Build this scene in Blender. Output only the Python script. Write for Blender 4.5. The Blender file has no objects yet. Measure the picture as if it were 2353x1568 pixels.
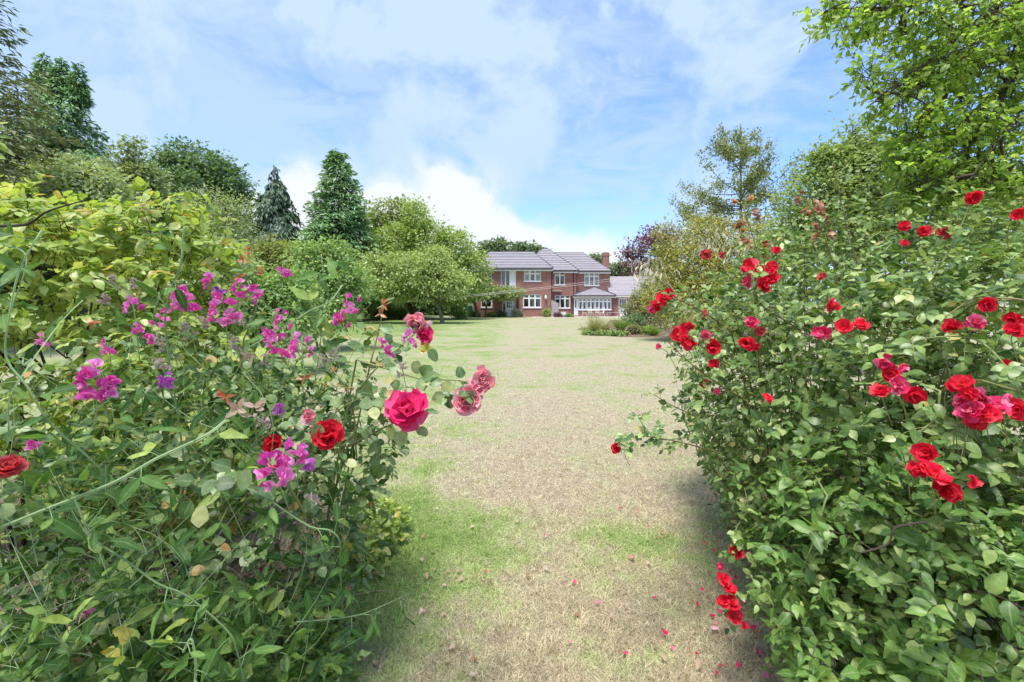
import bpy, math
import numpy as np
from mathutils import Matrix, Vector

SC = bpy.context.scene
COL = SC.collection
R = math.radians

# ------------------------------------------------------------------ camera
F, CX, HY, CH = 1046.0, 1176.5, 694.0, 1.6      # survey constants: focal length, principal column, horizon row, eye height
cam_d = bpy.data.cameras.new('camera')
cam_d.sensor_width = 36.0
cam_d.lens = 36.0 * F / 2353.0
cam_d.shift_y = -(784.0 - HY) / 2353.0
cam_d.clip_start = 0.05
cam_d.clip_end = 3000.0
cam = bpy.data.objects.new('camera', cam_d)
COL.objects.link(cam)
cam.location = (0, 0, CH)
cam.rotation_euler = (R(90), 0, 0)
SC.camera = cam

# ------------------------------------------------------------------ sky
SUN_EL, SUN_AZ = 72.0, 196.0        # azimuth clockwise from +Y: nearly overhead, a little behind the camera
world = bpy.data.worlds.new('World')
SC.world = world
world.use_nodes = True
world.cycles.sampling_method = 'MANUAL'; world.cycles.sample_map_resolution = 512
wn, wl = world.node_tree.nodes, world.node_tree.links
wn.clear()
def W(t, **kw):
    n = wn.new(t)
    for k, v in kw.items():
        setattr(n, k, v)
    return n
def wmath(op, a, b=None, c=None, clamp=False):
    n = W('ShaderNodeMath', operation=op, use_clamp=clamp)
    for i, v in enumerate((a, b, c)):
        if v is None: continue
        if isinstance(v, (int, float)): n.inputs[i].default_value = v
        else: wl.new(v, n.inputs[i])
    return n.outputs[0]
def wrange(v, a, b, c=0.0, d=1.0, smooth=True):
    n = W('ShaderNodeMapRange', interpolation_type='SMOOTHSTEP' if smooth else 'LINEAR')
    wl.new(v, n.inputs[0])
    for i, x in enumerate((a, b, c, d)): n.inputs[i + 1].default_value = x
    return n.outputs[0]
sky = W('ShaderNodeTexSky', sky_type='NISHITA', sun_disc=False, sun_elevation=R(SUN_EL), sun_rotation=R(SUN_AZ))
sky.air_density = 1.0; sky.dust_density = 0.6; sky.ozone_density = 2.0
tc = W('ShaderNodeTexCoord')
sep = W('ShaderNodeSeparateXYZ'); wl.new(tc.outputs['Generated'], sep.inputs[0])
dx, dy, dz = sep.outputs
zp = wmath('ADD', wmath('MAXIMUM', dz, 0.0), 0.10)
comb = W('ShaderNodeCombineXYZ')
wl.new(wmath('DIVIDE', dx, zp), comb.inputs[0]); wl.new(wmath('DIVIDE', dy, zp), comb.inputs[1])
mp = W('ShaderNodeMapping'); wl.new(comb.outputs[0], mp.inputs[0])
mp.inputs['Rotation'].default_value = (0, 0, R(28)); mp.inputs['Scale'].default_value = (0.85, 1.0, 1.0)
mp.inputs['Location'].default_value = (3.1, 1.7, 0.0)
def wnoise(vec, scale, detail, rough, dist=0.0):
    n = W('ShaderNodeTexNoise'); wl.new(vec, n.inputs['Vector'])
    n.inputs['Scale'].default_value = scale; n.inputs['Detail'].default_value = detail
    n.inputs['Roughness'].default_value = rough; n.inputs['Distortion'].default_value = dist
    return n.outputs['Fac']
n_big = wnoise(mp.outputs[0], 0.55, 3.0, 0.5)
n_fine = wnoise(mp.outputs[0], 2.5, 7.0, 0.66, 0.6)
wisp = wmath('ADD', wmath('MULTIPLY', n_big, 0.40), wmath('MULTIPLY', n_fine, 0.64))
side = wrange(dx, -0.45, 0.55, 0.10, -0.07, False)        # thicker veil to the west, clearer to the east
wisp = wrange(wmath('ADD', wisp, side), 0.37, 0.64, 0.03, 0.93)
puff = wrange(wmath('ADD', wnoise(tc.outputs['Generated'], 3.9, 7.0, 0.58, 0.25), wmath('MULTIPLY', side, 0.6)), 0.43, 0.64, 0.0, 0.9)   # broken rounded cloud
wisp = wmath('MAXIMUM', wmath('MULTIPLY', wisp, 0.72), puff)
hi = wrange(dz, 0.26, 0.55, 0.0, 0.22)                     # veil thickens overhead
wisp = wmath('ADD', wisp, hi, clamp=True)
# cumulus bank on the horizon
nb = wnoise(tc.outputs['Generated'], 4.2, 7.0, 0.56, 0.2)
top = wrange(dx, -0.08, 0.48, 0.29, 0.02, False)
left = wrange(dx, -0.62, -0.40, -0.10, 0.0)
bank = wmath('SUBTRACT', wmath('ADD', wmath('ADD', top, left), wmath('MULTIPLY', wmath('SUBTRACT', nb, 0.5), 0.34)), dz)
bank = wrange(bank, -0.02, 0.055, 0.0, 1.0)
cloud = wmath('MAXIMUM', wisp, bank, clamp=True)
haze_low = wrange(dz, 0.0, 0.30, 0.72, 0.0)
cloud = wmath('MAXIMUM', cloud, haze_low, clamp=True)
cc = W('ShaderNodeMix', data_type='RGBA')
wl.new(bank, cc.inputs['Factor'])
cc.inputs[6].default_value = (3.55, 4.55, 5.75, 1)       # thin veil, lit by the blue behind it
cc.inputs[7].default_value = (5.3, 5.6, 5.95, 1)       # thick white cloud
tint = W('ShaderNodeMix', data_type='RGBA', blend_type='MULTIPLY'); tint.inputs['Factor'].default_value = 1.0
wl.new(sky.outputs[0], tint.inputs[6]); tint.inputs[7].default_value = (1.02, 1.31, 1.80, 1)
mx = W('ShaderNodeMix', data_type='RGBA')
wl.new(cloud, mx.inputs['Factor']); wl.new(tint.outputs[2], mx.inputs[6]); wl.new(cc.outputs[2], mx.inputs[7])
bg = W('ShaderNodeBackground'); wl.new(mx.outputs[2], bg.inputs[0]); bg.inputs[1].default_value = 0.08
wo = W('ShaderNodeOutputWorld'); wl.new(bg.outputs[0], wo.inputs[0])

# ------------------------------------------------------------------ sun behind thin cloud
sd = bpy.data.lights.new('sun', 'SUN'); sd.energy = 2.7; sd.angle = R(18); sd.color = (1.0, 0.955, 0.88)
sun = bpy.data.objects.new('sun', sd); COL.objects.link(sun)
sv = Vector((math.sin(R(SUN_AZ)) * math.cos(R(SUN_EL)), math.cos(R(SUN_AZ)) * math.cos(R(SUN_EL)), math.sin(R(SUN_EL))))
sun.rotation_euler = sv.to_track_quat('Z', 'Y').to_euler()
sun.location = (0, -20, 40)

# ------------------------------------------------------------------ exposure, render settings
vs = SC.view_settings
vs.view_transform = 'Standard'; vs.look = 'None'; vs.gamma = 1.0; vs.exposure = 1.18
try: vs.use_curve_mapping = False
except Exception: pass
SC.render.engine = 'CYCLES'
cy = SC.cycles
cy.max_bounces = 5; cy.diffuse_bounces = 3; cy.glossy_bounces = 3; cy.transmission_bounces = 4; cy.transparent_max_bounces = 8
cy.caustics_reflective = False; cy.caustics_refractive = False
cy.use_denoising = True; cy.adaptive_threshold = 0.02
try: cy.denoiser = 'OPENIMAGEDENOISE'; cy.denoising_prefilter = 'FAST'
except Exception: pass

# ================================================================== helpers
def P(px, py, Y):
    return np.array([(px - CX) / F * Y, Y, CH + (HY - py) / F * Y])
def nrmz(v):
    v = np.asarray(v, float)
    return v / np.maximum(np.linalg.norm(v, axis=-1, keepdims=True), 1e-9)
def link(o, parent=None):
    COL.objects.link(o)
    if parent is not None:
        o.parent = parent
        o.matrix_parent_inverse = Matrix.Translation(-Vector(parent.location))
    return o
def tag(o, label=None, cat=None, group=None, kind=None):
    if label: o['label'] = label
    if cat: o['category'] = cat
    if group: o['group'] = group
    if kind: o['kind'] = kind
    return o
def thing(name, label, cat, loc=(0, 0, 0), group=None):
    o = bpy.data.objects.new(name, None)
    o.empty_display_size = 0.1
    o.location = [float(v) for v in loc]
    COL.objects.link(o)
    return tag(o, label, cat, group)
def raw_mesh(name, V, loops, sizes, mat, attrs=None, smooth=True):
    me = bpy.data.meshes.new(name)
    V = np.ascontiguousarray(V, np.float32).reshape(-1, 3)
    loops = np.ascontiguousarray(loops, np.int32).ravel(); sizes = np.ascontiguousarray(sizes, np.int32).ravel()
    me.vertices.add(len(V)); me.vertices.foreach_set('co', V.ravel())
    me.loops.add(len(loops)); me.loops.foreach_set('vertex_index', loops)
    me.polygons.add(len(sizes))
    st = np.zeros(len(sizes), np.int32); st[1:] = np.cumsum(sizes)[:-1]
    me.polygons.foreach_set('loop_start', st); me.polygons.foreach_set('loop_total', sizes)
    me.polygons.foreach_set('use_smooth', np.full(len(sizes), smooth, bool))
    for k, a in (attrs or {}).items():
        at = me.attributes.new(k, 'FLOAT', 'POINT')
        at.data.foreach_set('value', np.ascontiguousarray(a, np.float32).ravel())
    me.update(calc_edges=True)
    if mat: me.materials.append(mat)
    return me
def mobj(name, me, parent=None):
    return link(bpy.data.objects.new(name, me), parent)

class MB:
    """collects boxes, prisms, tubes into one mesh"""
    def __init__(s): s.v = []; s.f = []; s.n = 0
    def add(s, V, faces):
        V = np.asarray(V, float).reshape(-1, 3)
        s.v.append(V); s.f += [[i + s.n for i in f] for f in faces]; s.n += len(V); return s
    def box(s, x0, x1, y0, y1, z0, z1):
        return s.add([(x0,y0,z0),(x1,y0,z0),(x1,y1,z0),(x0,y1,z0),(x0,y0,z1),(x1,y0,z1),(x1,y1,z1),(x0,y1,z1)],
                     [(0,3,2,1),(4,5,6,7),(0,1,5,4),(1,2,6,5),(2,3,7,6),(3,0,4,7)])
    def poly(s, pts): return s.add(pts, [tuple(range(len(pts)))])
    def hexa(s, b, t):
        """8 points: bottom quad b, top quad t"""
        return s.add(list(b) + list(t), [(0,3,2,1),(4,5,6,7),(0,1,5,4),(1,2,6,5),(2,3,7,6),(3,0,4,7)])
    def tube(s, pts, rad, sides=6, cap=True):
        pts = np.asarray(pts, float); n = len(pts)
        rad = np.broadcast_to(np.asarray(rad, float), (n,)) if np.ndim(rad) == 0 else np.asarray(rad, float)
        T = nrmz(np.gradient(pts, axis=0))
        ref = np.array([0, 0, 1.0]) if abs(T[0][2]) < 0.9 else np.array([1.0, 0, 0])
        U = nrmz(np.cross(T, ref)); Vv = np.cross(T, U)
        a = np.arange(sides) / sides * 2 * math.pi
        ring = pts[:, None] + rad[:, None, None] * (np.cos(a)[None, :, None] * U[:, None] + np.sin(a)[None, :, None] * Vv[:, None])
        fs = []
        for i in range(n - 1):
            for j in range(sides):
                k = (j + 1) % sides
                fs.append((i*sides + j, i*sides + k, (i+1)*sides + k, (i+1)*sides + j))
        if cap: fs.append(tuple(range(sides))[::-1]); fs.append(tuple((n-1)*sides + j for j in range(sides)))
        return s.add(ring.reshape(-1, 3), fs)
    def lathe(s, prof, c, sides=20):
        a = np.arange(sides) / sides * 2 * math.pi
        V = [(c[0] + r*math.cos(t), c[1] + r*math.sin(t), c[2] + z) for r, z in prof for t in a]
        fs = [(i*sides+j, i*sides+(j+1) % sides, (i+1)*sides+(j+1) % sides, (i+1)*sides+j) for i in range(len(prof)-1) for j in range(sides)]
        fs.append(tuple(range(sides))[::-1]); fs.append(tuple((len(prof)-1)*sides+j for j in range(sides)))
        return s.add(V, fs)
    def mesh(s, name, mat, smooth=False):
        V = np.concatenate(s.v); sizes = [len(f) for f in s.f]
        return raw_mesh(name, V, [i for f in s.f for i in f], sizes, mat, smooth=smooth)
    def build(s, name, mat, parent=None, smooth=False):
        return mobj(name, s.mesh(name, mat, smooth), parent)

def curve_pts(ctrl, n=12):
    """Catmull-Rom through control points"""
    c = np.asarray(ctrl, float)
    if len(c) == 2: return np.linspace(c[0], c[1], n)
    c = np.vstack([2*c[0]-c[1], c, 2*c[-1]-c[-2]])
    out = []; seg = len(c) - 3; per = max(2, int(math.ceil(n / seg)))
    for i in range(seg):
        p0, p1, p2, p3 = c[i:i+4]
        for t in np.linspace(0, 1, per, endpoint=False):
            out.append(0.5*((2*p1)+(-p0+p2)*t+(2*p0-5*p1+4*p2-p3)*t*t+(-p0+3*p1-3*p2+p3)*t**3))
    out.append(c[-2])
    return np.array(out)

# ------------------------------------------------------------------ materials
def nmat(name):
    m = bpy.data.materials.new(name); m.use_nodes = True
    nt = m.node_tree; nt.nodes.clear()
    return m, nt, nt.nodes, nt.links
def ramp(n, stops, interp='LINEAR'):
    e = n.color_ramp.elements; n.color_ramp.interpolation = interp
    while len(e) > 1: e.remove(e[-1])
    e[0].position = stops[0][0]; e[0].color = (*stops[0][1], 1)
    for p, c in stops[1:]:
        x = e.new(p); x.color = (*c, 1)
def leaf_mat(name, stops, rough=0.45, trans=0.3, spec=0.4, vein=0.0, base=None, tint=(1.25, 1.25, 0.6), blotch=0.0):
    """stops: colour ramp over the leaf's own random number; base: colour towards the foot of the blade or petal"""
    m, nt, N, L = nmat(name)
    at = N.new('ShaderNodeAttribute'); at.attribute_name = 'rnd'
    oi = N.new('ShaderNodeObjectInfo')
    ad = N.new('ShaderNodeMath'); ad.operation = 'ADD'; L.new(at.outputs['Fac'], ad.inputs[0]); L.new(oi.outputs['Random'], ad.inputs[1])
    fr = N.new('ShaderNodeMath'); fr.operation = 'FRACT'; L.new(ad.outputs[0], fr.inputs[0])
    cr = N.new('ShaderNodeValToRGB'); ramp(cr, stops); L.new(fr.outputs[0], cr.inputs[0])
    col = cr.outputs[0]
    if base is not None:
        al = N.new('ShaderNodeAttribute'); al.attribute_name = 'along'
        mr = N.new('ShaderNodeMapRange'); L.new(al.outputs['Fac'], mr.inputs[0]); mr.inputs[1].default_value = base[1]; mr.inputs[2].default_value = base[2]
        mr.inputs[3].default_value = base[3] if len(base) > 3 else 1.0; mr.inputs[4].default_value = 0.0
        mi = N.new('ShaderNodeMix'); mi.data_type = 'RGBA'; L.new(mr.outputs[0], mi.inputs['Factor']); L.new(col, mi.inputs[6]); mi.inputs[7].default_value = (*base[0], 1)
        col = mi.outputs[2]
    if vein > 0:
        sa = N.new('ShaderNodeAttribute'); sa.attribute_name = 'side'
        mr = N.new('ShaderNodeMapRange'); L.new(sa.outputs['Fac'], mr.inputs[0]); mr.inputs[1].default_value = 0.03; mr.inputs[2].default_value = 0.17
        mr.inputs[3].default_value = vein; mr.inputs[4].default_value = 0.0
        mi = N.new('ShaderNodeMix'); mi.data_type = 'RGBA'; L.new(mr.outputs[0], mi.inputs['Factor']); L.new(col, mi.inputs[6]); mi.inputs[7].default_value = (0.32, 0.40, 0.20, 1)
        col = mi.outputs[2]
    if blotch > 0:
        ge = N.new('ShaderNodeNewGeometry')
        no = N.new('ShaderNodeTexNoise'); L.new(ge.outputs['Position'], no.inputs['Vector']); no.inputs['Scale'].default_value = 55; no.inputs['Detail'].default_value = 3; no.inputs['Roughness'].default_value = 0.6
        cr2 = N.new('ShaderNodeValToRGB'); L.new(no.outputs['Fac'], cr2.inputs[0]); ramp(cr2, [(0.28, (0.72, 0.74, 0.70)), (0.5, (1, 1, 1)), (0.66, (1.25, 1.2, 1.2)), (0.70, (1.5, .95, .75)), (0.74, (1.3, .7, .5))])
        mi = N.new('ShaderNodeMix'); mi.data_type = 'RGBA'; mi.blend_type = 'MULTIPLY'; mi.inputs['Factor'].default_value = blotch; L.new(col, mi.inputs[6]); L.new(cr2.outputs[0], mi.inputs[7]); col = mi.outputs[2]
    pb = N.new('ShaderNodeBsdfPrincipled'); L.new(col, pb.inputs['Base Color'])
    pb.inputs['Roughness'].default_value = rough; pb.inputs['Specular IOR Level'].default_value = spec
    out = N.new('ShaderNodeOutputMaterial')
    if trans > 0:
        tb = N.new('ShaderNodeBsdfTranslucent')
        mu = N.new('ShaderNodeMix'); mu.data_type = 'RGBA'; mu.blend_type = 'MULTIPLY'; mu.inputs['Factor'].default_value = 1.0
        L.new(col, mu.inputs[6]); mu.inputs[7].default_value = (*tint, 1); L.new(mu.outputs[2], tb.inputs['Color'])
        ms = N.new('ShaderNodeMixShader'); ms.inputs[0].default_value = trans
        L.new(pb.outputs[0], ms.inputs[1]); L.new(tb.outputs[0], ms.inputs[2]); L.new(ms.outputs[0], out.inputs[0])
    else: L.new(pb.outputs[0], out.inputs[0])
    return m
def plain_mat(name, col, rough=0.6, spec=0.3, var=0.15, scale=3.0, bump=0.0, metal=0.0):
    m, nt, N, L = nmat(name)
    tcn = N.new('ShaderNodeTexCoord')
    no = N.new('ShaderNodeTexNoise'); L.new(tcn.outputs['Object'], no.inputs['Vector']); no.inputs['Scale'].default_value = scale; no.inputs['Detail'].default_value = 6
    cr = N.new('ShaderNodeValToRGB'); L.new(no.outputs['Fac'], cr.inputs[0])
    ramp(cr, [(0.25, tuple(c*(1-var) for c in col)), (0.75, tuple(min(1, c*(1+var)) for c in col))])
    pb = N.new('ShaderNodeBsdfPrincipled'); L.new(cr.outputs[0], pb.inputs['Base Color'])
    pb.inputs['Roughness'].default_value = rough; pb.inputs['Specular IOR Level'].default_value = spec; pb.inputs['Metallic'].default_value = metal
    if bump:
        b = N.new('ShaderNodeBump'); b.inputs['Strength'].default_value = bump; b.inputs['Distance'].default_value = 0.02; L.new(no.outputs['Fac'], b.inputs['Height']); L.new(b.outputs[0], pb.inputs['Normal'])
    out = N.new('ShaderNodeOutputMaterial'); L.new(pb.outputs[0], out.inputs[0])
    return m

# ------------------------------------------------------------------ leaf templates: x across, y along, z normal
def leaf_template(aspect, prof, curl=0.18, fold=0.16, wave=0.0, skew=0.0):
    """prof: [(y, halfwidth)] inner stations; returns verts, side, along"""
    V = [(0, 0, 0)]; S = [0.0]; A = [0.0]
    for i, (y, w) in enumerate(prof):
        w = w * aspect
        zc = -curl * y * y
        wz = wave * (1 if i % 2 else -1)
        V += [(-w + skew*y*(1-y), y, zc + fold*w + wz*w), (skew*y*(1-y), y, zc), (w + skew*y*(1-y), y, zc + fold*w - wz*w)]
        S += [1, 0, 1]; A += [y, y, y]
    V.append((0, 1, -curl)); S.append(0.0); A.append(1.0)
    return np.array(V), np.array(S), np.array(A)
def leaf_faces(k):
    f = [(0, 2, 1), (0, 3, 2)]
    for i in range(k - 1):
        a = 1 + 3*i; b = a + 3
        f += [(a, a+1, b+1, b), (a+1, a+2, b+2, b+1)]
    a = 1 + 3*(k-1); t = 1 + 3*k
    f += [(a, a+1, t), (a+1, a+2, t)]
    return f
class Template:
    def __init__(s, variants, k):
        s.T = np.stack([v[0] for v in variants]); s.side = variants[0][1]; s.along = variants[0][2]
        s.faces = leaf_faces(k); s.meshes = {}
        s.loops = np.array([i for f in s.faces for i in f]); s.sizes = np.array([len(f) for f in s.faces])
    def mesh(s, i, mat):
        key = (i, mat.name)
        if key not in s.meshes:
            n = s.T.shape[1]
            s.meshes[key] = raw_mesh('leaf_blade', s.T[i], s.loops, s.sizes, mat, {'rnd': np.zeros(n), 'side': s.side, 'along': s.along})
        return s.meshes[key]
def variants(prof, aspect, curls, folds, k, waves=(0.0,), skews=(0.0,)):
    vs_ = []
    n = 9; jr = np.random.default_rng(int(aspect*1000)+k)
    for i in range(n):      # no two blades of a kind are cut or bent quite alike
        pj = [(y + jr.normal()*.015, w*(1+jr.normal()*.07)) for y, w in prof]
        V, S, A = leaf_template(aspect, pj, curls[i % len(curls)] + jr.normal()*.07, folds[i % len(folds)], waves[i % len(waves)], skews[i % len(skews)] + jr.normal()*.05)
        V[1:-1, 0] *= 1 + jr.normal(size=len(V)-2)*.07; V[1:, 2] += jr.normal(size=len(V)-1)*.025*(1 if k > 1 else 0)
        vs_.append((V, S, A))
    return Template(vs_, k)
OVATE = variants([(.14, .30), (.36, .50), (.62, .42), (.85, .19)], 0.62, [.10, .25, .40, -.05, .18, .32], [.15, .35, .1, .25], 4, (0.0, .15, -.1), (0, .08, -.1))
ROUND = variants([(.10, .34), (.34, .52), (.64, .48), (.87, .26)], 0.78, [.08, .2, .3, 0.0, .14], [.2, .4, .1, .28], 4, (0.0, .12), (0, .06, -.06))
LANCE = variants([(.16, .36), (.42, .50), (.70, .36), (.88, .16)], 0.27, [.05, .22, .4, -.08, .15, .3], [.25, .5, .15], 4, (0.0, .1), (0, .12, -.14))
OVATE_LO = variants([(.28, .46), (.70, .36)], 0.62, [.10, .28, .40, 0, .18], [.15, .35, .1, .25], 2)
LANCE_LO = variants([(.3, .48), (.72, .34)], 0.27, [.05, .22, .4, -.08], [.25, .5, .15], 2)
TIP = variants([(.45, .5)], 0.55, [.1, .3, -.05, .2], [.25, .5, .1], 1)
NEEDLE = variants([(.5, .5)], 0.34, [.15, .35, .0, .25], [.3, .6, .1], 1)
PETAL = variants([(.18, .20), (.48, .42), (.78, .50), (.97, .34)], 0.95, [-.22, -.35, -.12, -.42, .02], [.45, .6, .3, .7], 4, (0.0, .34, -.30, .2, -.4), (0, .10, -.10))

def basis(D, N):
    D = nrmz(D); Wv = np.cross(D, N); bad = np.linalg.norm(Wv, axis=-1) < 1e-4
    if bad.any(): Wv[bad] = np.cross(D[bad], np.array([0.31, 0.95, 0.05]))
    Wv = nrmz(Wv); return Wv, D, np.cross(Wv, D)
def place(tp, pos, D, N, L, idx=None, rnd=None, wid=1.0, rng=None):
    n = len(pos)
    Wv, D, Nn = basis(np.array(D, float), np.array(N, float))
    if idx is None: idx = rng.integers(0, len(tp.T), n)
    if rnd is None: rnd = rng.random(n)
    T = tp.T[idx]; L = np.broadcast_to(np.asarray(L, float), (n,)); wid = np.broadcast_to(np.asarray(wid, float), (n,))
    V = pos[:, None] + L[:, None, None] * (T[:, :, 0:1] * wid[:, None, None] * Wv[:, None] + T[:, :, 1:2] * D[:, None] + T[:, :, 2:3] * Nn[:, None])
    return dict(tp=tp, pos=np.asarray(pos), Wv=Wv, D=D, N=Nn, L=L, wid=wid, idx=idx, rnd=rnd, V=V)
def leaves_mesh(name, pl, mat, parent, sel=None, kind='stuff'):
    tp = pl['tp']; V = pl['V']; rnd = pl['rnd']
    if sel is not None: V = V[sel]; rnd = rnd[sel]
    n, k = V.shape[:2]
    if n == 0: return None
    loops = (tp.loops[None] + (np.arange(n) * k)[:, None]).ravel()
    me = raw_mesh(name, V.reshape(-1, 3), loops, np.tile(tp.sizes, n), mat,
                  {'rnd': np.repeat(rnd, k), 'side': np.tile(tp.side, n), 'along': np.tile(tp.along, n)})
    o = mobj(name, me, parent)
    if kind: o['kind'] = kind
    return o
def leaf_objects(name, pl, mat, parent, sel):
    tp = pl['tp']
    for i in sel:
        o = bpy.data.objects.new(name, tp.mesh(int(pl['idx'][i]), mat))
        Wv, D, Nn, L, w, p = pl['Wv'][i], pl['D'][i], pl['N'][i], pl['L'][i], pl['wid'][i], pl['pos'][i]
        M = Matrix(((Wv[0]*L*w, D[0]*L, Nn[0]*L, p[0]), (Wv[1]*L*w, D[1]*L, Nn[1]*L, p[1]), (Wv[2]*L*w, D[2]*L, Nn[2]*L, p[2]), (0, 0, 0, 1)))
        link(o, parent); o.matrix_basis = M
def pick_near(pl, n):
    """the blades that show largest from the path: near, in view, and not deep inside"""
    p = pl['pos'] + pl['D'] * pl['L'][:, None] * 0.5
    px = CX + p[:, 0] / p[:, 1] * F; py = HY - (p[:, 2] - CH) / p[:, 1] * F
    ok = (px > 5) & (px < 2348) & (py > 5) & (py < 1563)
    view = nrmz(p - np.array([0, 0, CH])); face = np.abs((pl['N'] * view).sum(1))
    score = pl['L'] / p[:, 1] * (0.35 + face) / np.maximum(p[:, 1], 0.3)**0.5
    # hidden blades: keep the nearest few of each small sight cell
    cell = (px // 16).astype(int) * 1000 + (py // 16).astype(int)
    order = np.lexsort((p[:, 1], cell)); rank = np.zeros(len(p), int); last = None; r = 0
    for i in order:
        if cell[i] != last: last = cell[i]; r = 0
        rank[i] = r; r += 1
    score = np.where(ok & (rank < 1), score, -1)
    best = np.argsort(-score)[:n]
    return best[score[best] > 0]
def leafy(parent, pl, mat, n_parts, name='leaf', mass='foliage'):
    if n_parts > 0:
        sel = pick_near(pl, n_parts); leaf_objects(name, pl, mat, parent, sel)
        rest = np.ones(len(pl['pos']), bool); rest[sel] = False
        leaves_mesh(mass, pl, mat, parent, rest)
    else: leaves_mesh(mass, pl, mat, parent)

def twigs_mesh(name, A, B, C, r0, r1, mat, parent, sides=3, rings=4, kind='stuff'):
    """many quadratic twigs A-B-C in one mesh"""
    A, B, C = (np.asarray(x, float) for x in (A, B, C)); n = len(A)
    if n == 0: return None
    t = np.linspace(0, 1, rings)[None, :, None]
    pts = (1-t)**2*A[:, None] + 2*t*(1-t)*B[:, None] + t*t*C[:, None]
    T = nrmz(2*(1-t)*(B-A)[:, None] + 2*t*(C-B)[:, None] + 1e-6)
    U = nrmz(np.cross(T, np.array([0.37, 0.21, 0.9]))); Vv = np.cross(T, U)
    r0 = np.broadcast_to(np.asarray(r0, float), (n,)); r1 = np.broadcast_to(np.asarray(r1, float), (n,))
    rad = (r0[:, None] + (r1 - r0)[:, None] * t[0, :, 0][None])[:, :, None, None]
    a = np.arange(sides) / sides * 2 * math.pi
    V = pts[:, :, None] + rad * (np.cos(a)[None, None, :, None] * U[:, :, None] + np.sin(a)[None, None, :, None] * Vv[:, :, None])
    f = np.array([(i*sides+j, i*sides+(j+1) % sides, (i+1)*sides+(j+1) % sides, (i+1)*sides+j) for i in range(rings-1) for j in range(sides)]).ravel()
    loops = (f[None] + (np.arange(n) * rings * sides)[:, None]).ravel()
    o = mobj(name, raw_mesh(name, V.reshape(-1, 3), loops, np.full(n*(rings-1)*sides, 4), mat, {'rnd': np.repeat(np.linspace(0, .99, n), rings*sides)}), parent)
    if kind: o['kind'] = kind
    return o
def blades_mesh(name, A, D, Lb, w, droop, mat, parent=None, segs=3, rng=None, kind='stuff', tipw=0.0):
    """grass-like strips"""
    n = len(A); D = nrmz(D); Lb = np.broadcast_to(np.asarray(Lb, float), (n,)); w = np.broadcast_to(np.asarray(w, float), (n,)); droop = np.broadcast_to(np.asarray(droop, float), (n,))
    hz = D.copy(); hz[:, 2] = 0; hz = nrmz(hz + 1e-6)
    ang = rng.random(n) * 2 * math.pi; rv = np.stack([np.cos(ang), np.sin(ang), np.zeros(n)], 1)
    Sd = nrmz(np.cross(D, rv + 1e-4))
    t = np.linspace(0, 1, segs + 1)
    pts = A[:, None] + Lb[:, None, None] * (t[None, :, None] * D[:, None] + (t**2)[None, :, None] * droop[:, None, None] * (hz*0.8 - np.array([0, 0, 0.55]))[:, None])
    ww = (w[:, None] * (1 - (1 - tipw) * t[None]**1.6) * 0.5)[:, :, None]
    V = np.stack([pts - ww*Sd[:, None], pts + ww*Sd[:, None]], 2)
    f = np.array([(2*i, 2*i+1, 2*i+3, 2*i+2) for i in range(segs)]).ravel(); K = 2*(segs+1)
    loops = (f[None] + (np.arange(n)*K)[:, None]).ravel()
    o = mobj(name, raw_mesh(name, V.reshape(-1, 3), loops, np.full(n*segs, 4), mat,
             {'rnd': np.repeat(rng.random(n), K), 'along': np.tile(np.repeat(t, 2), n)}), parent)
    if kind: o['kind'] = kind
    return o

# ------------------------------------------------------------------ crown volumes
def wob(p, s, seed):
    a = np.sin(p[:, 0]*s*1.7 + seed) + np.sin(p[:, 1]*s*1.9 + seed*2.1) + np.sin(p[:, 2]*s*2.1 + seed*0.7)
    b = np.sin(p[:, 0]*s*4.3 + p[:, 2]*s*2.1 + seed) + np.sin(p[:, 1]*s*3.9 - p[:, 2]*s*3.1 + seed*1.3)
    c = np.sin(p[:, 0]*s*8.1 + p[:, 1]*s*5.3 + seed*3.1) + np.sin(p[:, 2]*s*7.7 - p[:, 0]*s*4.9 + seed*1.9)
    return a / 3 * 0.5 + b / 2 * 0.45 + c / 2 * 0.3
def shell(lobes, n, rmin, rng, uneven=0.12, seed=1.0, zmin=0.05, power=1.0, freq=None):
    """points in the outer layer of a union of ellipsoids; returns points and outward normals"""
    lobes = [tuple(float(v) for v in l) for l in lobes]
    C = np.array([l[:3] for l in lobes]); Rr = np.array([l[3:6] for l in lobes])
    area = (Rr[:, 0]*Rr[:, 1] + Rr[:, 1]*Rr[:, 2] + Rr[:, 0]*Rr[:, 2]); pr = area / area.sum()
    out_p, out_n = [], []; got = 0; it = 0
    while got < n and it < 30:
        it += 1; m = int((n - got) * 1.8) + 50
        k = rng.choice(len(lobes), m, p=pr); d = nrmz(rng.normal(size=(m, 3)))
        r = rmin + (1 - rmin) * rng.random(m)**power
        p0 = C[k] + d * Rr[k]
        fq = freq or 2.2 / Rr.mean()
        r = r * (1 + uneven * wob(p0, fq, seed))
        p = C[k] + d * Rr[k] * r[:, None]
        q = ((p[:, None] - C[None]) / Rr[None]); rr = np.linalg.norm(q, axis=2); rr[np.arange(m), k] = 9
        ok = (p[:, 2] > zmin)
        if len(lobes) > 1: ok &= rr.min(1) > rmin * 0.85
        out_p.append(p[ok]); out_n.append(nrmz(d[ok] / Rr[k][ok])); got += ok.sum()
    return np.concatenate(out_p)[:n], np.concatenate(out_n)[:n]
UP = np.array([0, 0, 1.0])
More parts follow.
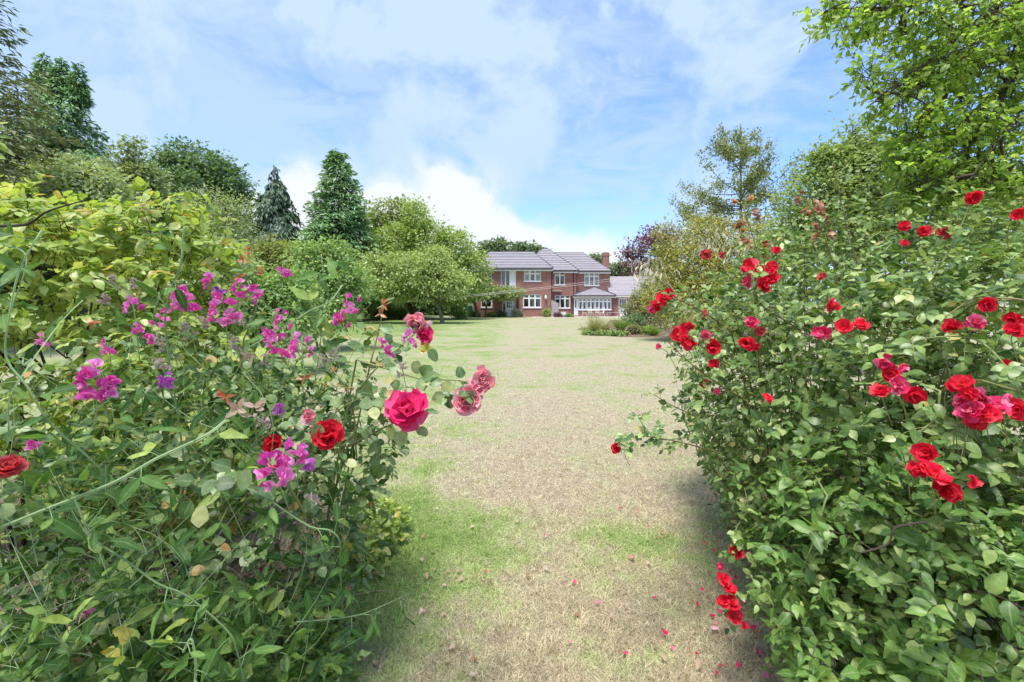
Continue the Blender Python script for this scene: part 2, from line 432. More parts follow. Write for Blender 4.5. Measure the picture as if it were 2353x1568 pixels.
# ================================================================== SETTING: lawn, beds, paths
def lawn_group():
    g = bpy.data.node_groups.new('lawn_colour', 'ShaderNodeTree')
    g.interface.new_socket('Color', in_out='OUTPUT', socket_type='NodeSocketColor')
    g.interface.new_socket('Dry', in_out='OUTPUT', socket_type='NodeSocketFloat')
    N, L = g.nodes, g.links
    ge = N.new('ShaderNodeNewGeometry'); pos = ge.outputs['Position']
    def M(op, a, b=None, clamp=False):
        n = N.new('ShaderNodeMath'); n.operation = op; n.use_clamp = clamp
        for i, v in enumerate((a, b)):
            if v is None: continue
            if isinstance(v, (int, float)): n.inputs[i].default_value = v
            else: L.new(v, n.inputs[i])
        return n.outputs[0]
    def noise(scale, detail=4, rough=0.55, sc=(1, 1, 0), loc=(0, 0, 0), dist=0.0):
        mp = N.new('ShaderNodeMapping'); L.new(pos, mp.inputs[0]); mp.inputs['Scale'].default_value = sc; mp.inputs['Location'].default_value = loc
        n = N.new('ShaderNodeTexNoise'); L.new(mp.outputs[0], n.inputs['Vector']); n.inputs['Scale'].default_value = scale; n.inputs['Detail'].default_value = detail; n.inputs['Roughness'].default_value = rough; n.inputs['Distortion'].default_value = dist
        return n.outputs['Fac']
    def rng_(v, a, b, c=0.0, d=1.0):
        n = N.new('ShaderNodeMapRange'); n.interpolation_type = 'SMOOTHSTEP'; L.new(v, n.inputs[0])
        for i, x in enumerate((a, b, c, d)): n.inputs[i+1].default_value = x
        return n.outputs[0]
    sp = N.new('ShaderNodeSeparateXYZ'); L.new(pos, sp.inputs[0]); X, Y = sp.outputs[0], sp.outputs[1]
    big = noise(0.55, 3, 0.5, loc=(2.3, 7.1, 0)); mid = noise(2.1, 5, 0.6, loc=(9, 3, 0)); fine = noise(9, 6, 0.7); grain = noise(60, 3, 0.7)
    # greener beside the west bed, under the trees, toward the old tree
    near_bed = M('MULTIPLY', rng_(X, -1.0, 0.05, 1.0, 0.0), rng_(Y, 2.9, 5.0, 1.0, 0.30))
    patch = M('MULTIPLY', rng_(Y, 2.6, 3.0, 0, 1), rng_(Y, 3.3, 3.9, 1, 0))
    trees = M('MULTIPLY', rng_(X, -9.0, -1.0, 1.0, 0.0), rng_(Y, 16.0, 26.0, 0.0, 1.0))
    farg = rng_(Y, 5, 12, 0.0, 0.12)
    g_ = M('ADD', M('ADD', M('MULTIPLY', M('SUBTRACT', big, 0.5), 1.1), M('MULTIPLY', M('SUBTRACT', mid, 0.5), 1.5)), M('MULTIPLY', M('SUBTRACT', fine, 0.5), 1.0))
    streak = noise(0.8, 4, 0.6, (0.22, 1.5, 0), (4, 1, 0)); g_ = M('ADD', g_, M('MULTIPLY', M('SUBTRACT', streak, 0.5), 0.9))
    g_ = M('ADD', g_, M('MULTIPLY', near_bed, 0.66)); g_ = M('ADD', g_, M('MULTIPLY', patch, 0.12)); g_ = M('ADD', g_, M('MULTIPLY', trees, 0.55)); g_ = M('ADD', g_, farg)
    g_ = rng_(g_, -0.36, 0.82)
    cr = N.new('ShaderNodeValToRGB'); L.new(g_, cr.inputs[0])
    ramp(cr, [(0.0, (0.37, 0.315, 0.235)), (0.35, (0.36, 0.335, 0.225)), (0.65, (0.285, 0.325, 0.15)), (1.0, (0.185, 0.255, 0.08))])
    va = N.new('ShaderNodeMix'); va.data_type = 'RGBA'; va.blend_type = 'MULTIPLY'; va.inputs['Factor'].default_value = 1.0
    L.new(cr.outputs[0], va.inputs[6])
    vr = N.new('ShaderNodeValToRGB'); L.new(M('ADD', M('MULTIPLY', grain, 0.6), M('MULTIPLY', fine, 0.4)), vr.inputs[0]); ramp(vr, [(0.32, (0.58, 0.56, 0.52)), (0.68, (1.28, 1.28, 1.28))])
    L.new(vr.outputs[0], va.inputs[7])
    go = N.new('NodeGroupOutput'); L.new(va.outputs[2], go.inputs[0]); L.new(g_, go.inputs[1])
    return g
LAWN = lawn_group()
def lawn_mat():
    m, nt, N, L = nmat('lawn_turf')
    gr = N.new('ShaderNodeGroup'); gr.node_tree = LAWN
    pb = N.new('ShaderNodeBsdfPrincipled'); L.new(gr.outputs[0], pb.inputs['Base Color']); pb.inputs['Roughness'].default_value = 0.95; pb.inputs['Specular IOR Level'].default_value = 0.1
    ge = N.new('ShaderNodeNewGeometry'); no = N.new('ShaderNodeTexNoise'); L.new(ge.outputs['Position'], no.inputs['Vector']); no.inputs['Scale'].default_value = 35; no.inputs['Detail'].default_value = 8; no.inputs['Roughness'].default_value = 0.75
    b = N.new('ShaderNodeBump'); b.inputs['Strength'].default_value = 0.7; b.inputs['Distance'].default_value = 0.03; L.new(no.outputs['Fac'], b.inputs['Height']); L.new(b.outputs[0], pb.inputs['Normal'])
    o = N.new('ShaderNodeOutputMaterial'); L.new(pb.outputs[0], o.inputs[0]); return m
def blade_mat():
    m, nt, N, L = nmat('grass_blade')
    gr = N.new('ShaderNodeGroup'); gr.node_tree = LAWN
    at = N.new('ShaderNodeAttribute'); at.attribute_name = 'rnd'
    cr = N.new('ShaderNodeValToRGB'); L.new(at.outputs['Fac'], cr.inputs[0])
    ramp(cr, [(0.0, (1.35, 1.5, 1.25)), (0.35, (1.75, 1.8, 1.7)), (0.6, (2.15, 2.1, 2.15)), (0.85, (2.5, 2.4, 2.55)), (1.0, (1.8, 1.5, 1.45))])
    mu = N.new('ShaderNodeMix'); mu.data_type = 'RGBA'; mu.blend_type = 'MULTIPLY'; mu.inputs['Factor'].default_value = 1; L.new(gr.outputs[0], mu.inputs[6]); L.new(cr.outputs[0], mu.inputs[7])
    pb = N.new('ShaderNodeBsdfPrincipled'); L.new(mu.outputs[2], pb.inputs['Base Color']); pb.inputs['Roughness'].default_value = 0.6; pb.inputs['Specular IOR Level'].default_value = 0.25
    tb = N.new('ShaderNodeBsdfTranslucent'); L.new(mu.outputs[2], tb.inputs[0]); ms = N.new('ShaderNodeMixShader'); ms.inputs[0].default_value = 0.25; L.new(pb.outputs[0], ms.inputs[1]); L.new(tb.outputs[0], ms.inputs[2])
    o = N.new('ShaderNodeOutputMaterial'); L.new(ms.outputs[0], o.inputs[0]); return m
def sheet(name, pts, z, mat, kind='structure'):
    n = len(pts)
    me = raw_mesh(name, [(x, y, z) for x, y in pts], list(range(n)), [n], mat, smooth=False)
    o = mobj(name, me); o['kind'] = kind; return o
M_LAWN = lawn_mat()
sheet('lawn', [(-600, -60), (600, -60), (600, 1200), (-600, 1200)], 0.0, M_LAWN)
M_MULCH = plain_mat('mulch', (0.17, 0.115, 0.085), 0.95, 0.1, 0.55, 30, 0.8)
M_GRAVEL = plain_mat('gravel', (0.44, 0.40, 0.35), 0.9, 0.2, 0.3, 20, 0.4)
M_PAVING = plain_mat('paving', (0.34, 0.29, 0.27), 0.85, 0.2, 0.2, 2, 0.2)
def wavy(pts, amp, seed, n=8):
    r = np.random.default_rng(seed); out = []
    for a, b in zip(pts, pts[1:] + pts[:1]):
        for t in np.linspace(0, 1, n, endpoint=False):
            out.append((a[0] + (b[0]-a[0])*t + r.normal()*amp, a[1] + (b[1]-a[1])*t + r.normal()*amp))
    return out
sheet('west_bed', wavy([(-0.95, 0.3), (-0.93, 1.9), (-0.98, 2.5), (-1.1, 3.3), (-2.2, 4.2), (-5, 4.6), (-5, 0.3)], 0.03, 1), 0.006, M_MULCH)
sheet('east_bed', wavy([(1.22, 0.3), (4.6, 0.3), (6.5, 5.0), (2.6, 5.2), (1.66, 3.7), (1.37, 2.6), (1.25, 1.9)], 0.03, 2), 0.006, M_MULCH)
sheet('patio', [(2.2, 46.2), (16, 46.2), (16, 52.4), (2.2, 52.4)], 0.008, M_GRAVEL)
sheet('path', [(-14, 46.8), (-4.6, 46.8), (-4.6, 49.5), (-14, 49.5)], 0.008, M_PAVING)
sheet('border_bed', wavy([(3.4, 21.6), (5.4, 20.6), (9.0, 20.0), (15, 20.2), (16, 40), (8.5, 40), (6.5, 31), (4.2, 27.5)], 0.12, 3), 0.006, M_MULCH)

# grass blades over the near lawn
rg = np.random.default_rng(11)
nb_ = 265000
yy = 1.75 * (17.0 / 1.75) ** rg.beta(1.0, 1.7, nb_)
xx = rg.uniform(-0.66, 0.86, nb_) * np.maximum(yy, 2.0) + rg.normal(size=nb_)*.03*yy
keep = (xx > -1.02 - 0.35*np.maximum(0, yy-3.0)) & (xx < 1.30 + rg.normal(size=nb_)*.05 + 0.42*np.maximum(0, yy-2.2))
xx, yy = xx[keep], yy[keep]; nb_ = len(xx)
az = rg.random(nb_)*6.283; lean = np.abs(rg.normal(0.55, 0.4, nb_))
Dg = np.stack([np.cos(az)*lean, np.sin(az)*lean, np.ones(nb_)*0.75], 1)
Lg = np.clip(rg.normal(0.034, 0.011, nb_), 0.012, 0.075) * np.clip(1.1 - 0.05*yy, .35, 1)
blades_mesh('grass', np.stack([xx, yy, np.zeros(nb_)], 1), Dg, Lg, 0.0024*(0.7+0.2*yy), rg.random(nb_)*0.9, blade_mat(), None, 1, rg, tipw=.2)
# longer tufts that the mower missed
nt_ = 1500; ty = 1.8*(14/1.8)**rg.beta(1, 1.8, nt_); tx = rg.uniform(-.6, .8, nt_)*ty; kt = (tx > -1.0-.35*np.maximum(0, ty-3)) & (tx < 1.45+.4*np.maximum(0, ty-2.2)); tx, ty = tx[kt], ty[kt]; nt_ = len(tx); kb = 22
bx = np.repeat(tx, kb)+rg.normal(size=nt_*kb)*.018; by = np.repeat(ty, kb)+rg.normal(size=nt_*kb)*.018; ba = rg.random(nt_*kb)*6.283; bl_ = np.abs(rg.normal(.4, .3, nt_*kb))
tf = blades_mesh('grass_tufts', np.stack([bx, by, np.zeros(nt_*kb)], 1), np.stack([np.cos(ba)*bl_, np.sin(ba)*bl_, np.ones(nt_*kb)], 1), np.repeat(rg.uniform(.03, .062, nt_)*np.clip(1.15-.07*ty, .4, 1), kb)*rg.uniform(.6, 1.1, nt_*kb), .0028*(.7+.25*by), rg.random(nt_*kb)*.8, blade_mat(), bpy.data.objects['grass'], 1, rg, tipw=.15)
tag(bpy.data.objects['grass'], 'short half-dry grass covering the near lawn', 'grass')

# ================================================================== HOUSE
KH = 0.34
def hx(cx, Y): return (1700 + KH*cx - 1920) / 1707.0 * Y
def hz(cy, Y): return 1.6 + (1132.5 - 880 - KH*cy) / 1707.0 * Y
def brick_mat():
    m, nt, N, L = nmat('red_brick')
    ge = N.new('ShaderNodeTexCoord'); sp = N.new('ShaderNodeSeparateXYZ'); L.new(ge.outputs['Object'], sp.inputs[0])
    ad = N.new('ShaderNodeMath'); ad.operation = 'ADD'; L.new(sp.outputs[0], ad.inputs[0]); L.new(sp.outputs[1], ad.inputs[1])
    cb = N.new('ShaderNodeCombineXYZ'); L.new(ad.outputs[0], cb.inputs[0]); L.new(sp.outputs[2], cb.inputs[1])
    br = N.new('ShaderNodeTexBrick'); L.new(cb.outputs[0], br.inputs['Vector']); br.inputs['Scale'].default_value = 1.0
    br.inputs['Brick Width'].default_value = 0.225; br.inputs['Row Height'].default_value = 0.075; br.inputs['Mortar Size'].default_value = 0.006
    br.inputs['Color1'].default_value = (0.34, 0.145, 0.115, 1); br.inputs['Color2'].default_value = (0.275, 0.12, 0.10, 1); br.inputs['Mortar'].default_value = (0.40, 0.32, 0.28, 1)
    no = N.new('ShaderNodeTexNoise'); L.new(cb.outputs[0], no.inputs['Vector']); no.inputs['Scale'].default_value = 0.9; no.inputs['Detail'].default_value = 7; no.inputs['Roughness'].default_value = 0.65
    cr = N.new('ShaderNodeValToRGB'); L.new(no.outputs['Fac'], cr.inputs[0]); ramp(cr, [(0.3, (0.82, 0.86, 0.9)), (0.55, (1.05, 1.0, 1.0)), (0.75, (1.35, 1.45, 1.5))])
    mu = N.new('ShaderNodeMix'); mu.data_type = 'RGBA'; mu.blend_type = 'MULTIPLY'; mu.inputs['Factor'].default_value = 1; L.new(br.outputs[0], mu.inputs[6]); L.new(cr.outputs[0], mu.inputs[7])
    pb = N.new('ShaderNodeBsdfPrincipled'); L.new(mu.outputs[2], pb.inputs['Base Color']); pb.inputs['Roughness'].default_value = 0.9; pb.inputs['Specular IOR Level'].default_value = 0.2
    bp = N.new('ShaderNodeBump'); bp.inputs['Strength'].default_value = 0.5; bp.inputs['Distance'].default_value = 0.01; bp.invert = True; L.new(br.outputs['Fac'], bp.inputs['Height']); L.new(bp.outputs[0], pb.inputs['Normal'])
    o = N.new('ShaderNodeOutputMaterial'); L.new(pb.outputs[0], o.inputs[0]); return m
def tile_mat():
    m, nt, N, L = nmat('roof_tile')
    ge = N.new('ShaderNodeTexCoord')
    vo = N.new('ShaderNodeTexNoise'); L.new(ge.outputs['Object'], vo.inputs['Vector']); vo.inputs['Scale'].default_value = 1.6; vo.inputs['Detail'].default_value = 8; vo.inputs['Roughness'].default_value = 0.7
    oi = N.new('ShaderNodeObjectInfo')
    ad = N.new('ShaderNodeMath'); ad.operation = 'MULTIPLY_ADD'; L.new(oi.outputs['Random'], ad.inputs[0]); ad.inputs[1].default_value = 0.18; L.new(vo.outputs['Fac'], ad.inputs[2])
    cr = N.new('ShaderNodeValToRGB'); L.new(ad.outputs[0], cr.inputs[0]); ramp(cr, [(0.3, (0.25, 0.225, 0.25)), (0.8, (0.33, 0.30, 0.33))])
    wv = N.new('ShaderNodeTexWave'); wv.bands_direction = 'X'; L.new(ge.outputs['Object'], wv.inputs['Vector']); wv.inputs['Scale'].default_value = 1.05
    bp = N.new('ShaderNodeBump'); bp.inputs['Strength'].default_value = 0.35; bp.inputs['Distance'].default_value = 0.04; L.new(wv.outputs['Fac'], bp.inputs['Height'])
    pb = N.new('ShaderNodeBsdfPrincipled'); L.new(cr.outputs[0], pb.inputs['Base Color']); pb.inputs['Roughness'].default_value = 0.7; L.new(bp.outputs[0], pb.inputs['Normal'])
    o = N.new('ShaderNodeOutputMaterial'); L.new(pb.outputs[0], o.inputs[0]); return m
def glass_mat():
    m, nt, N, L = nmat('window_glass')
    lw = N.new('ShaderNodeFresnel'); lw.inputs[0].default_value = 1.5
    mr = N.new('ShaderNodeMath'); mr.operation = 'MULTIPLY_ADD'; L.new(lw.outputs[0], mr.inputs[0]); mr.inputs[1].default_value = 1.0; mr.inputs[2].default_value = 0.06
    tr = N.new('ShaderNodeBsdfTransparent'); tr.inputs[0].default_value = (0.85, 0.88, 0.87, 1)
    gl = N.new('ShaderNodeBsdfGlossy'); gl.inputs['Roughness'].default_value = 0.03
    ms = N.new('ShaderNodeMixShader'); L.new(mr.outputs[0], ms.inputs[0]); L.new(tr.outputs[0], ms.inputs[1]); L.new(gl.outputs[0], ms.inputs[2])
    o = N.new('ShaderNodeOutputMaterial'); L.new(ms.outputs[0], o.inputs[0]); return m
M_BRICK, M_TILE, M_GLASS = brick_mat(), tile_mat(), glass_mat()
M_WHITE = plain_mat('white_paint', (0.80, 0.80, 0.80), 0.4, 0.4, 0.03, 2)
M_NET = plain_mat('net_curtain', (0.62, 0.64, 0.68), 0.9, 0.1, 0.08, 6)
M_GUTTER = plain_mat('black_gutter', (0.03, 0.03, 0.035), 0.4, 0.5, 0.1, 5)
M_RIDGE = plain_mat('ridge_tile', (0.085, 0.075, 0.085), 0.75, 0.3, 0.2, 3)
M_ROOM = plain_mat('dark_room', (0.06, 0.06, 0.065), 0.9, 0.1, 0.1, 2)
M_SCREEN = plain_mat('weathered_board', (0.42, 0.38, 0.37), 0.85, 0.2, 0.12, 4)
M_DARKWOOD = plain_mat('dark_stained_wood', (0.07, 0.045, 0.035), 0.6, 0.3, 0.2, 6)
M_CREAM = plain_mat('cream_paint', (0.74, 0.70, 0.62), 0.5, 0.3, 0.05, 3)
M_STONE = plain_mat('pale_stone', (0.72, 0.70, 0.67), 0.8, 0.2, 0.08, 5)
M_TERRA = plain_mat('terracotta', (0.42, 0.17, 0.10), 0.85, 0.2, 0.15, 8)

def wall_front(mb, x0, x1, z0, z1, holes, y, depth=0.18):
    xs = sorted({x0, x1, *[h[0] for h in holes], *[h[1] for h in holes]}); zs = sorted({z0, z1, *[h[2] for h in holes], *[h[3] for h in holes]})
    for a, b in zip(xs, xs[1:]):
        for c, d in zip(zs, zs[1:]):
            if any(h[0] <= (a+b)/2 <= h[1] and h[2] <= (c+d)/2 <= h[3] for h in holes): continue
            mb.poly([(a, y, c), (b, y, c), (b, y, d), (a, y, d)])
    for hx0, hx1, hz0, hz1 in holes:
        mb.poly([(hx0, y, hz0), (hx0, y+depth, hz0), (hx1, y+depth, hz0), (hx1, y, hz0)])
        mb.poly([(hx0, y, hz1), (hx1, y, hz1), (hx1, y+depth, hz1), (hx0, y+depth, hz1)])
        mb.poly([(hx0, y, hz0), (hx0, y, hz1), (hx0, y+depth, hz1), (hx0, y+depth, hz0)])
        mb.poly([(hx1, y, hz0), (hx1, y+depth, hz0), (hx1, y+depth, hz1), (hx1, y, hz1)])
def block(parent, x0, x1, y0, y1, z1, holes, name='wall'):
    mb = MB(); wall_front(mb, x0, x1, -0.02, z1, holes, y0)
    mb.poly([(x0, y1, -0.02), (x0, y0, -0.02), (x0, y0, z1), (x0, y1, z1)]); mb.poly([(x1, y0, -0.02), (x1, y1, -0.02), (x1, y1, z1), (x1, y0, z1)])
    mb.poly([(x1, y1, -0.02), (x0, y1, -0.02), (x0, y1, z1), (x1, y1, z1)])
    o = mb.build(name, M_BRICK, parent)
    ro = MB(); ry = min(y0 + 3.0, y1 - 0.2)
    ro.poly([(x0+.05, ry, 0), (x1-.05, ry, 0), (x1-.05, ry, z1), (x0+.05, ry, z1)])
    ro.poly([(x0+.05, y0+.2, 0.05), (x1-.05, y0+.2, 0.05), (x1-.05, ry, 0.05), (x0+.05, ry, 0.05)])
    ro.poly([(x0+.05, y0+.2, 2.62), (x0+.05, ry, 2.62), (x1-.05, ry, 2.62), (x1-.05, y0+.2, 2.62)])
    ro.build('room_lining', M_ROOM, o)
    return o
def window(parent, h, y, cols, top=0.28, blind=0.0, curtain=False, lights=True, sill=True, name='window'):
    x0, x1, z0, z1 = h; yf = y + 0.06; t = 0.065
    fr = MB()
    fr.box(x0, x1, yf, yf+.07, z0, z0+t); fr.box(x0, x1, yf, yf+.07, z1-t, z1); fr.box(x0, x0+t, yf, yf+.07, z0+t, z1-t); fr.box(x1-t, x1, yf, yf+.07, z0+t, z1-t)
    xs = np.linspace(x0+t*.5, x1-t*.5, cols+1); zt = z1 - (z1-z0)*top
    for x in xs[1:-1]: fr.box(x-t*.75, x+t*.75, yf-.004, yf+.072, z0+t, z1-t)
    if lights:
        for i in range(cols):
            fr.box(xs[i]+t*.75, xs[i+1]-t*.75, yf+.002, yf+.068, zt-t*.6, zt+t*.6)
            # casement sash of its own inside each light
            a, b = xs[i]+t*.75, xs[i+1]-t*.75
            for zz0, zz1 in ((z0+t, zt-t*.6), (zt+t*.6, z1-t)):
                s_ = .035
                fr.box(a, a+s_, yf+.006, yf+.064, zz0, zz1); fr.box(b-s_, b, yf+.006, yf+.064, zz0, zz1)
                fr.box(a+s_, b-s_, yf+.006, yf+.064, zz0, zz0+s_); fr.box(a+s_, b-s_, yf+.006, yf+.064, zz1-s_, zz1)
    w = fr.build(name, M_WHITE, parent)
    for i in range(cols):
        a, b = xs[i]+t*.75, xs[i+1]-t*.75
        for zz0, zz1 in (((z0+t, zt-t*.6), (zt+t*.6, z1-t)) if lights else ((z0+t, z1-t),)):
            MB().box(a+.03, b-.03, yf+.030, yf+.036, zz0+.03, zz1-.03).build('pane', M_GLASS, w)
    if sill: MB().box(x0-.06, x1+.06, y-.07, y+.05, z0-.07, z0-.002).build('sill', M_WHITE, w)
    if blind: MB().box(x0+.05, x1-.05, yf+.16, yf+.18, z1-(z1-z0)*blind, z1-.02).build('blind', M_NET, w)
    if curtain:
        for a, b in ((x0+.05, x0+.05+(x1-x0)*.27), (x1-.05-(x1-x0)*.27, x1-.05)):
            mb = MB(); n = 9; xx_ = np.linspace(a, b, n)
            for i in range(n-1):
                mb.poly([(xx_[i], yf+.18+.04*(i % 2), z0), (xx_[i+1], yf+.18+.04*((i+1) % 2), z0), (xx_[i+1], yf+.18+.04*((i+1) % 2), z1-.05), (xx_[i], yf+.18+.04*(i % 2), z1-.05)])
            mb.build('curtain', M_NET, w)
    return w
def hip_roof(parent, el, er, ye, ze, rl, rr, yr, zr, n, yb=None, name='roof'):
    """front slope from eave (el..er at ye, ze) to ridge (rl..rr at yr, zr), laid in tile courses"""
    yb = yb or 2*yr - ye
    b = MB(); zo = 0.06
    E = [(el, ye, ze), (er, ye, ze), (er, yb, ze), (el, yb, ze)]; A, B = (rl, yr, zr-zo), (rr, yr, zr-zo)
    b.poly([E[0], E[1], B, A]); b.poly([E[1], E[2], B]); b.poly([E[2], E[3], A, B]); b.poly([E[3], E[0], A]); b.poly(E[::-1])
    o = b.build(name, M_TILE, parent)
    L_ = math.hypot(yr-ye, zr-ze); ny, nz = -(zr-ze)/L_, (yr-ye)/L_
    for i in range(n):
        t0, t1 = i/n, (i+.80)/n
        def pt(t, s, off):
            xl, xr_ = el+(rl-el)*t, er+(rr-er)*t
            return ((xl if s == 0 else xr_), ye+(yr-ye)*t+ny*off, ze+(zr-ze)*t+nz*off)
        MB().hexa([pt(t0, 0, .002), pt(t0, 1, .002), pt(t1, 1, .002), pt(t1, 0, .002)], [pt(t0, 0, .13), pt(t0, 1, .13), pt(t1, 1, .10), pt(t1, 0, .10)]).build('tile_course', M_TILE, o)
    up = np.array([0, 0, .06])
    for a, c in ((E[0], A), (E[1], B)):
        MB().tube([np.array(a)+up, np.array(c)+up*1.6], .10, 8).build('hip_tiles', M_RIDGE, o)
    if abs(rr-rl) > .2: MB().tube([np.array(A)+up*1.8, np.array(B)+up*1.8], .11, 8).build('ridge_tiles', M_RIDGE, o)
    return o
def eaves(parent, x0, x1, y, z):
    MB().box(x0, x1, y+.02, y+.10, z-.26, z-.012).build('fascia', M_WHITE, parent)
    MB().box(x0, x1, y+.10, y+.5, z-.25, z-.22).build('soffit', M_WHITE, parent)
    MB().tube([(x0, y-.05, z-.05), (x1, y-.05, z-.05)], .065, 8).build('gutter', M_GUTTER, parent)
house = thing('brick_house', 'two storey red brick house with grey tiled hipped roofs at the end of the lawn', 'house', (2, 49, 0))
def hole(cx0, cx1, cy0, cy1, Y): return (hx(cx0, Y), hx(cx1, Y), hz(cy1, Y), hz(cy0, Y))
# -- west wing
YL = 49.0; zeL = hz(375, YL)
hU, hD = hole(780, 968, 393, 516, YL), hole(768, 970, 658, 806, YL)
hUL, hDL, hP, hDoor = hole(330, 425, 393, 490, YL), hole(303, 430, 700, 805, YL), hole(525, 690, 392, 590, YL), hole(540, 690, 690, 900, YL)
hDoor = (hDoor[0], hDoor[1], 0.02, hDoor[3])
block(house, hx(212, YL), hx(1078, YL), YL, 56.2, zeL-.22, [hU, hD, hUL, hDL, hP, hDoor])
window(house, hU, YL, 3, .32, 0, True); window(house, hD, YL, 3, .30, .32); window(house, hUL, YL, 2, .3, .3); window(house, hDL, YL, 2, .3)
# garden door above the porch, with a white boarded panel
dp = MB(); x0, x1, z0, z1 = hP
dp.box(x0+(x1-x0)*.60, x1, YL+.05, YL+.10, z0, z1)
for k in range(4):
    xa = x0+(x1-x0)*(.62+.09*k); dp.box(xa, xa+.008, YL+.043, YL+.05, z0, z1)
dp.build('boarded_panel', M_WHITE, house)
window(house, (x0, x0+(x1-x0)*.60, z0, z1), YL, 2, .5, 0, False, False, False, 'balcony_door')
# front door with side lights
dw = MB(); x0, x1, z0, z1 = hDoor; wd = x1-x0
xa, xb = x0+wd*.27, x0+wd*.77
for a, b in ((x0, x0+.07), (xa-.07, xa), (xb, xb+.07), (x1-.07, x1)): dw.box(a, b, YL+.06, YL+.13, z0, z1)
for a, b in ((x0+.07, xa-.07), (xa, xb), (xb+.07, x1-.07)): dw.box(a, b, YL+.062, YL+.128, z1-.07, z1)
for a, b in ((x0+.07, xa-.07), (xb+.07, x1-.07)): dw.box(a, b, YL+.064, YL+.126, z0, z0+.5)
fd = dw.build('door_frame', M_WHITE, house)
for a, b in ((x0+.07, xa-.07), (xb+.07, x1-.07)): MB().box(a, b, YL+.09, YL+.096, z0+.5, z1-.07).build('side_light', M_GLASS, fd)
dr = MB(); dz0, dz1 = z0+.95, z1-.16; dxa, dxb = xa+.10, xb-.10
dr.box(xa+.005, xb-.005, YL+.07, YL+.115, z0, dz0); dr.box(xa+.005, dxa, YL+.07, YL+.115, dz0, z1-.075); dr.box(dxb, xb-.005, YL+.07, YL+.115, dz0, z1-.075); dr.box(dxa, dxb, YL+.07, YL+.115, dz1, z1-.075)
for k in (1, 2): xm = dxa+(dxb-dxa)*k/3; dr.box(xm-.016, xm+.016, YL+.072, YL+.113, dz0, dz1); zm = dz0+(dz1-dz0)*k/3; dr.box(dxa, xm*0+dxb, YL+.074, YL+.111, zm-.016, zm+.016)
door = dr.build('door', M_WHITE, house)
for i in range(3):
    for j in range(3):
        MB().box(dxa+(dxb-dxa)*i/3+.018, dxa+(dxb-dxa)*(i+1)/3-.018, YL+.09, YL+.095, dz0+(dz1-dz0)*j/3+.018, dz0+(dz1-dz0)*(j+1)/3-.018).build('pane', M_GLASS, door)
MB().lathe([(.012, 0), (.03, .01), (.03, .03), (.01, .05)], (dxb+.05, YL+.05, 1.05), 10).build('handle', M_GUTTER, door)
pc = MB(); pc.box(hx(430, YL), hx(725, YL), YL-1.0, YL-.004, hz(682, YL), hz(664, YL)); pc.build('porch_canopy', M_WHITE, house)
MB().box(hx(212, YL)+.2, hx(212, YL)+.45, YL-.06, YL-.004, 0, 2.3).build('timber_post', M_DARKWOOD, house)
MB().box(hx(705, YL), hx(717, YL), YL-.08, YL-.004, 0, 2.3).build('timber_post', M_DARKWOOD, house)
hip_roof(house, hx(185, 48.6), hx(1100, 48.6), 48.6, hz(375, 48.6), hx(400, 52.6), hx(882, 52.6), 52.6, hz(200, 52.6), 10)
eaves(house, hx(190, 48.6), hx(1096, 48.6), 48.6, hz(375, 48.6))
# -- recessed middle bay and east bay
YM, YR = 51.6, 52.2
hM1, hM2 = hole(1118, 1230, 412, 556, YM), hole(1120, 1290, 670, 813, YM)
block(house, hx(1000, YM), hx(1355, YM), YM, 58, hz(412, YM), [hM1, hM2])
window(house, hM1, YM, 2, .26, 0, True); window(house, hM2, YM, 3, .26, .28)
hR1 = hole(1445, 1610, 418, 563, YR)
block(house, hx(1358, YR), hx(1727, YR), YR, 58, hz(415, YR), [hR1]); window(house, hR1, YR, 3, .30, .28, True)
hip_roof(house, hx(700, 51.2), hx(1382, 51.2), 51.2, hz(398, 51.2), hx(985, 55.2), hx(1045, 55.2), 55.2, hz(164, 55.2), 12)
eaves(house, hx(1102, 51.2), hx(1378, 51.2), 51.2, hz(398, 51.2))
hip_roof(house, hx(1250, 51.8), hx(1742, 51.8), 51.8, hz(405, 51.8), hx(1020, 55.2), hx(1432, 55.2), 55.2, hz(211, 55.2), 10)
eaves(house, hx(1384, 51.8), hx(1738, 51.8), 51.8, hz(405, 51.8))
for cx_, Y_ in ((1085, YL+.3), (1327, YM-.08)):
    MB().tube([(hx(cx_, Y_), Y_, 0), (hx(cx_, Y_), Y_, 4.75), (hx(cx_, Y_), Y_-.3, 4.95)], .045, 8).build('downpipe', M_GUTTER, house)
MB().box(hx(1088, YM), hx(1190, YM), YM-.5, YM-.004, hz(628, YM), hz(615, YM)).build('shelf_canopy', M_SCREEN, house)
ch = MB(); xc0, xc1 = hx(1643, 55), hx(1713, 55); ch.box(xc0, xc1, 54.6, 55.4, 3, hz(215, 55)); ch.box(xc0-.04, xc1+.04, 54.56, 55.44, hz(240, 55), hz(212, 55)); ch.box(xc0+.04, xc1-.04, 54.64, 55.36, hz(212, 55), hz(200, 55))
ch.build('chimney', M_BRICK, house)
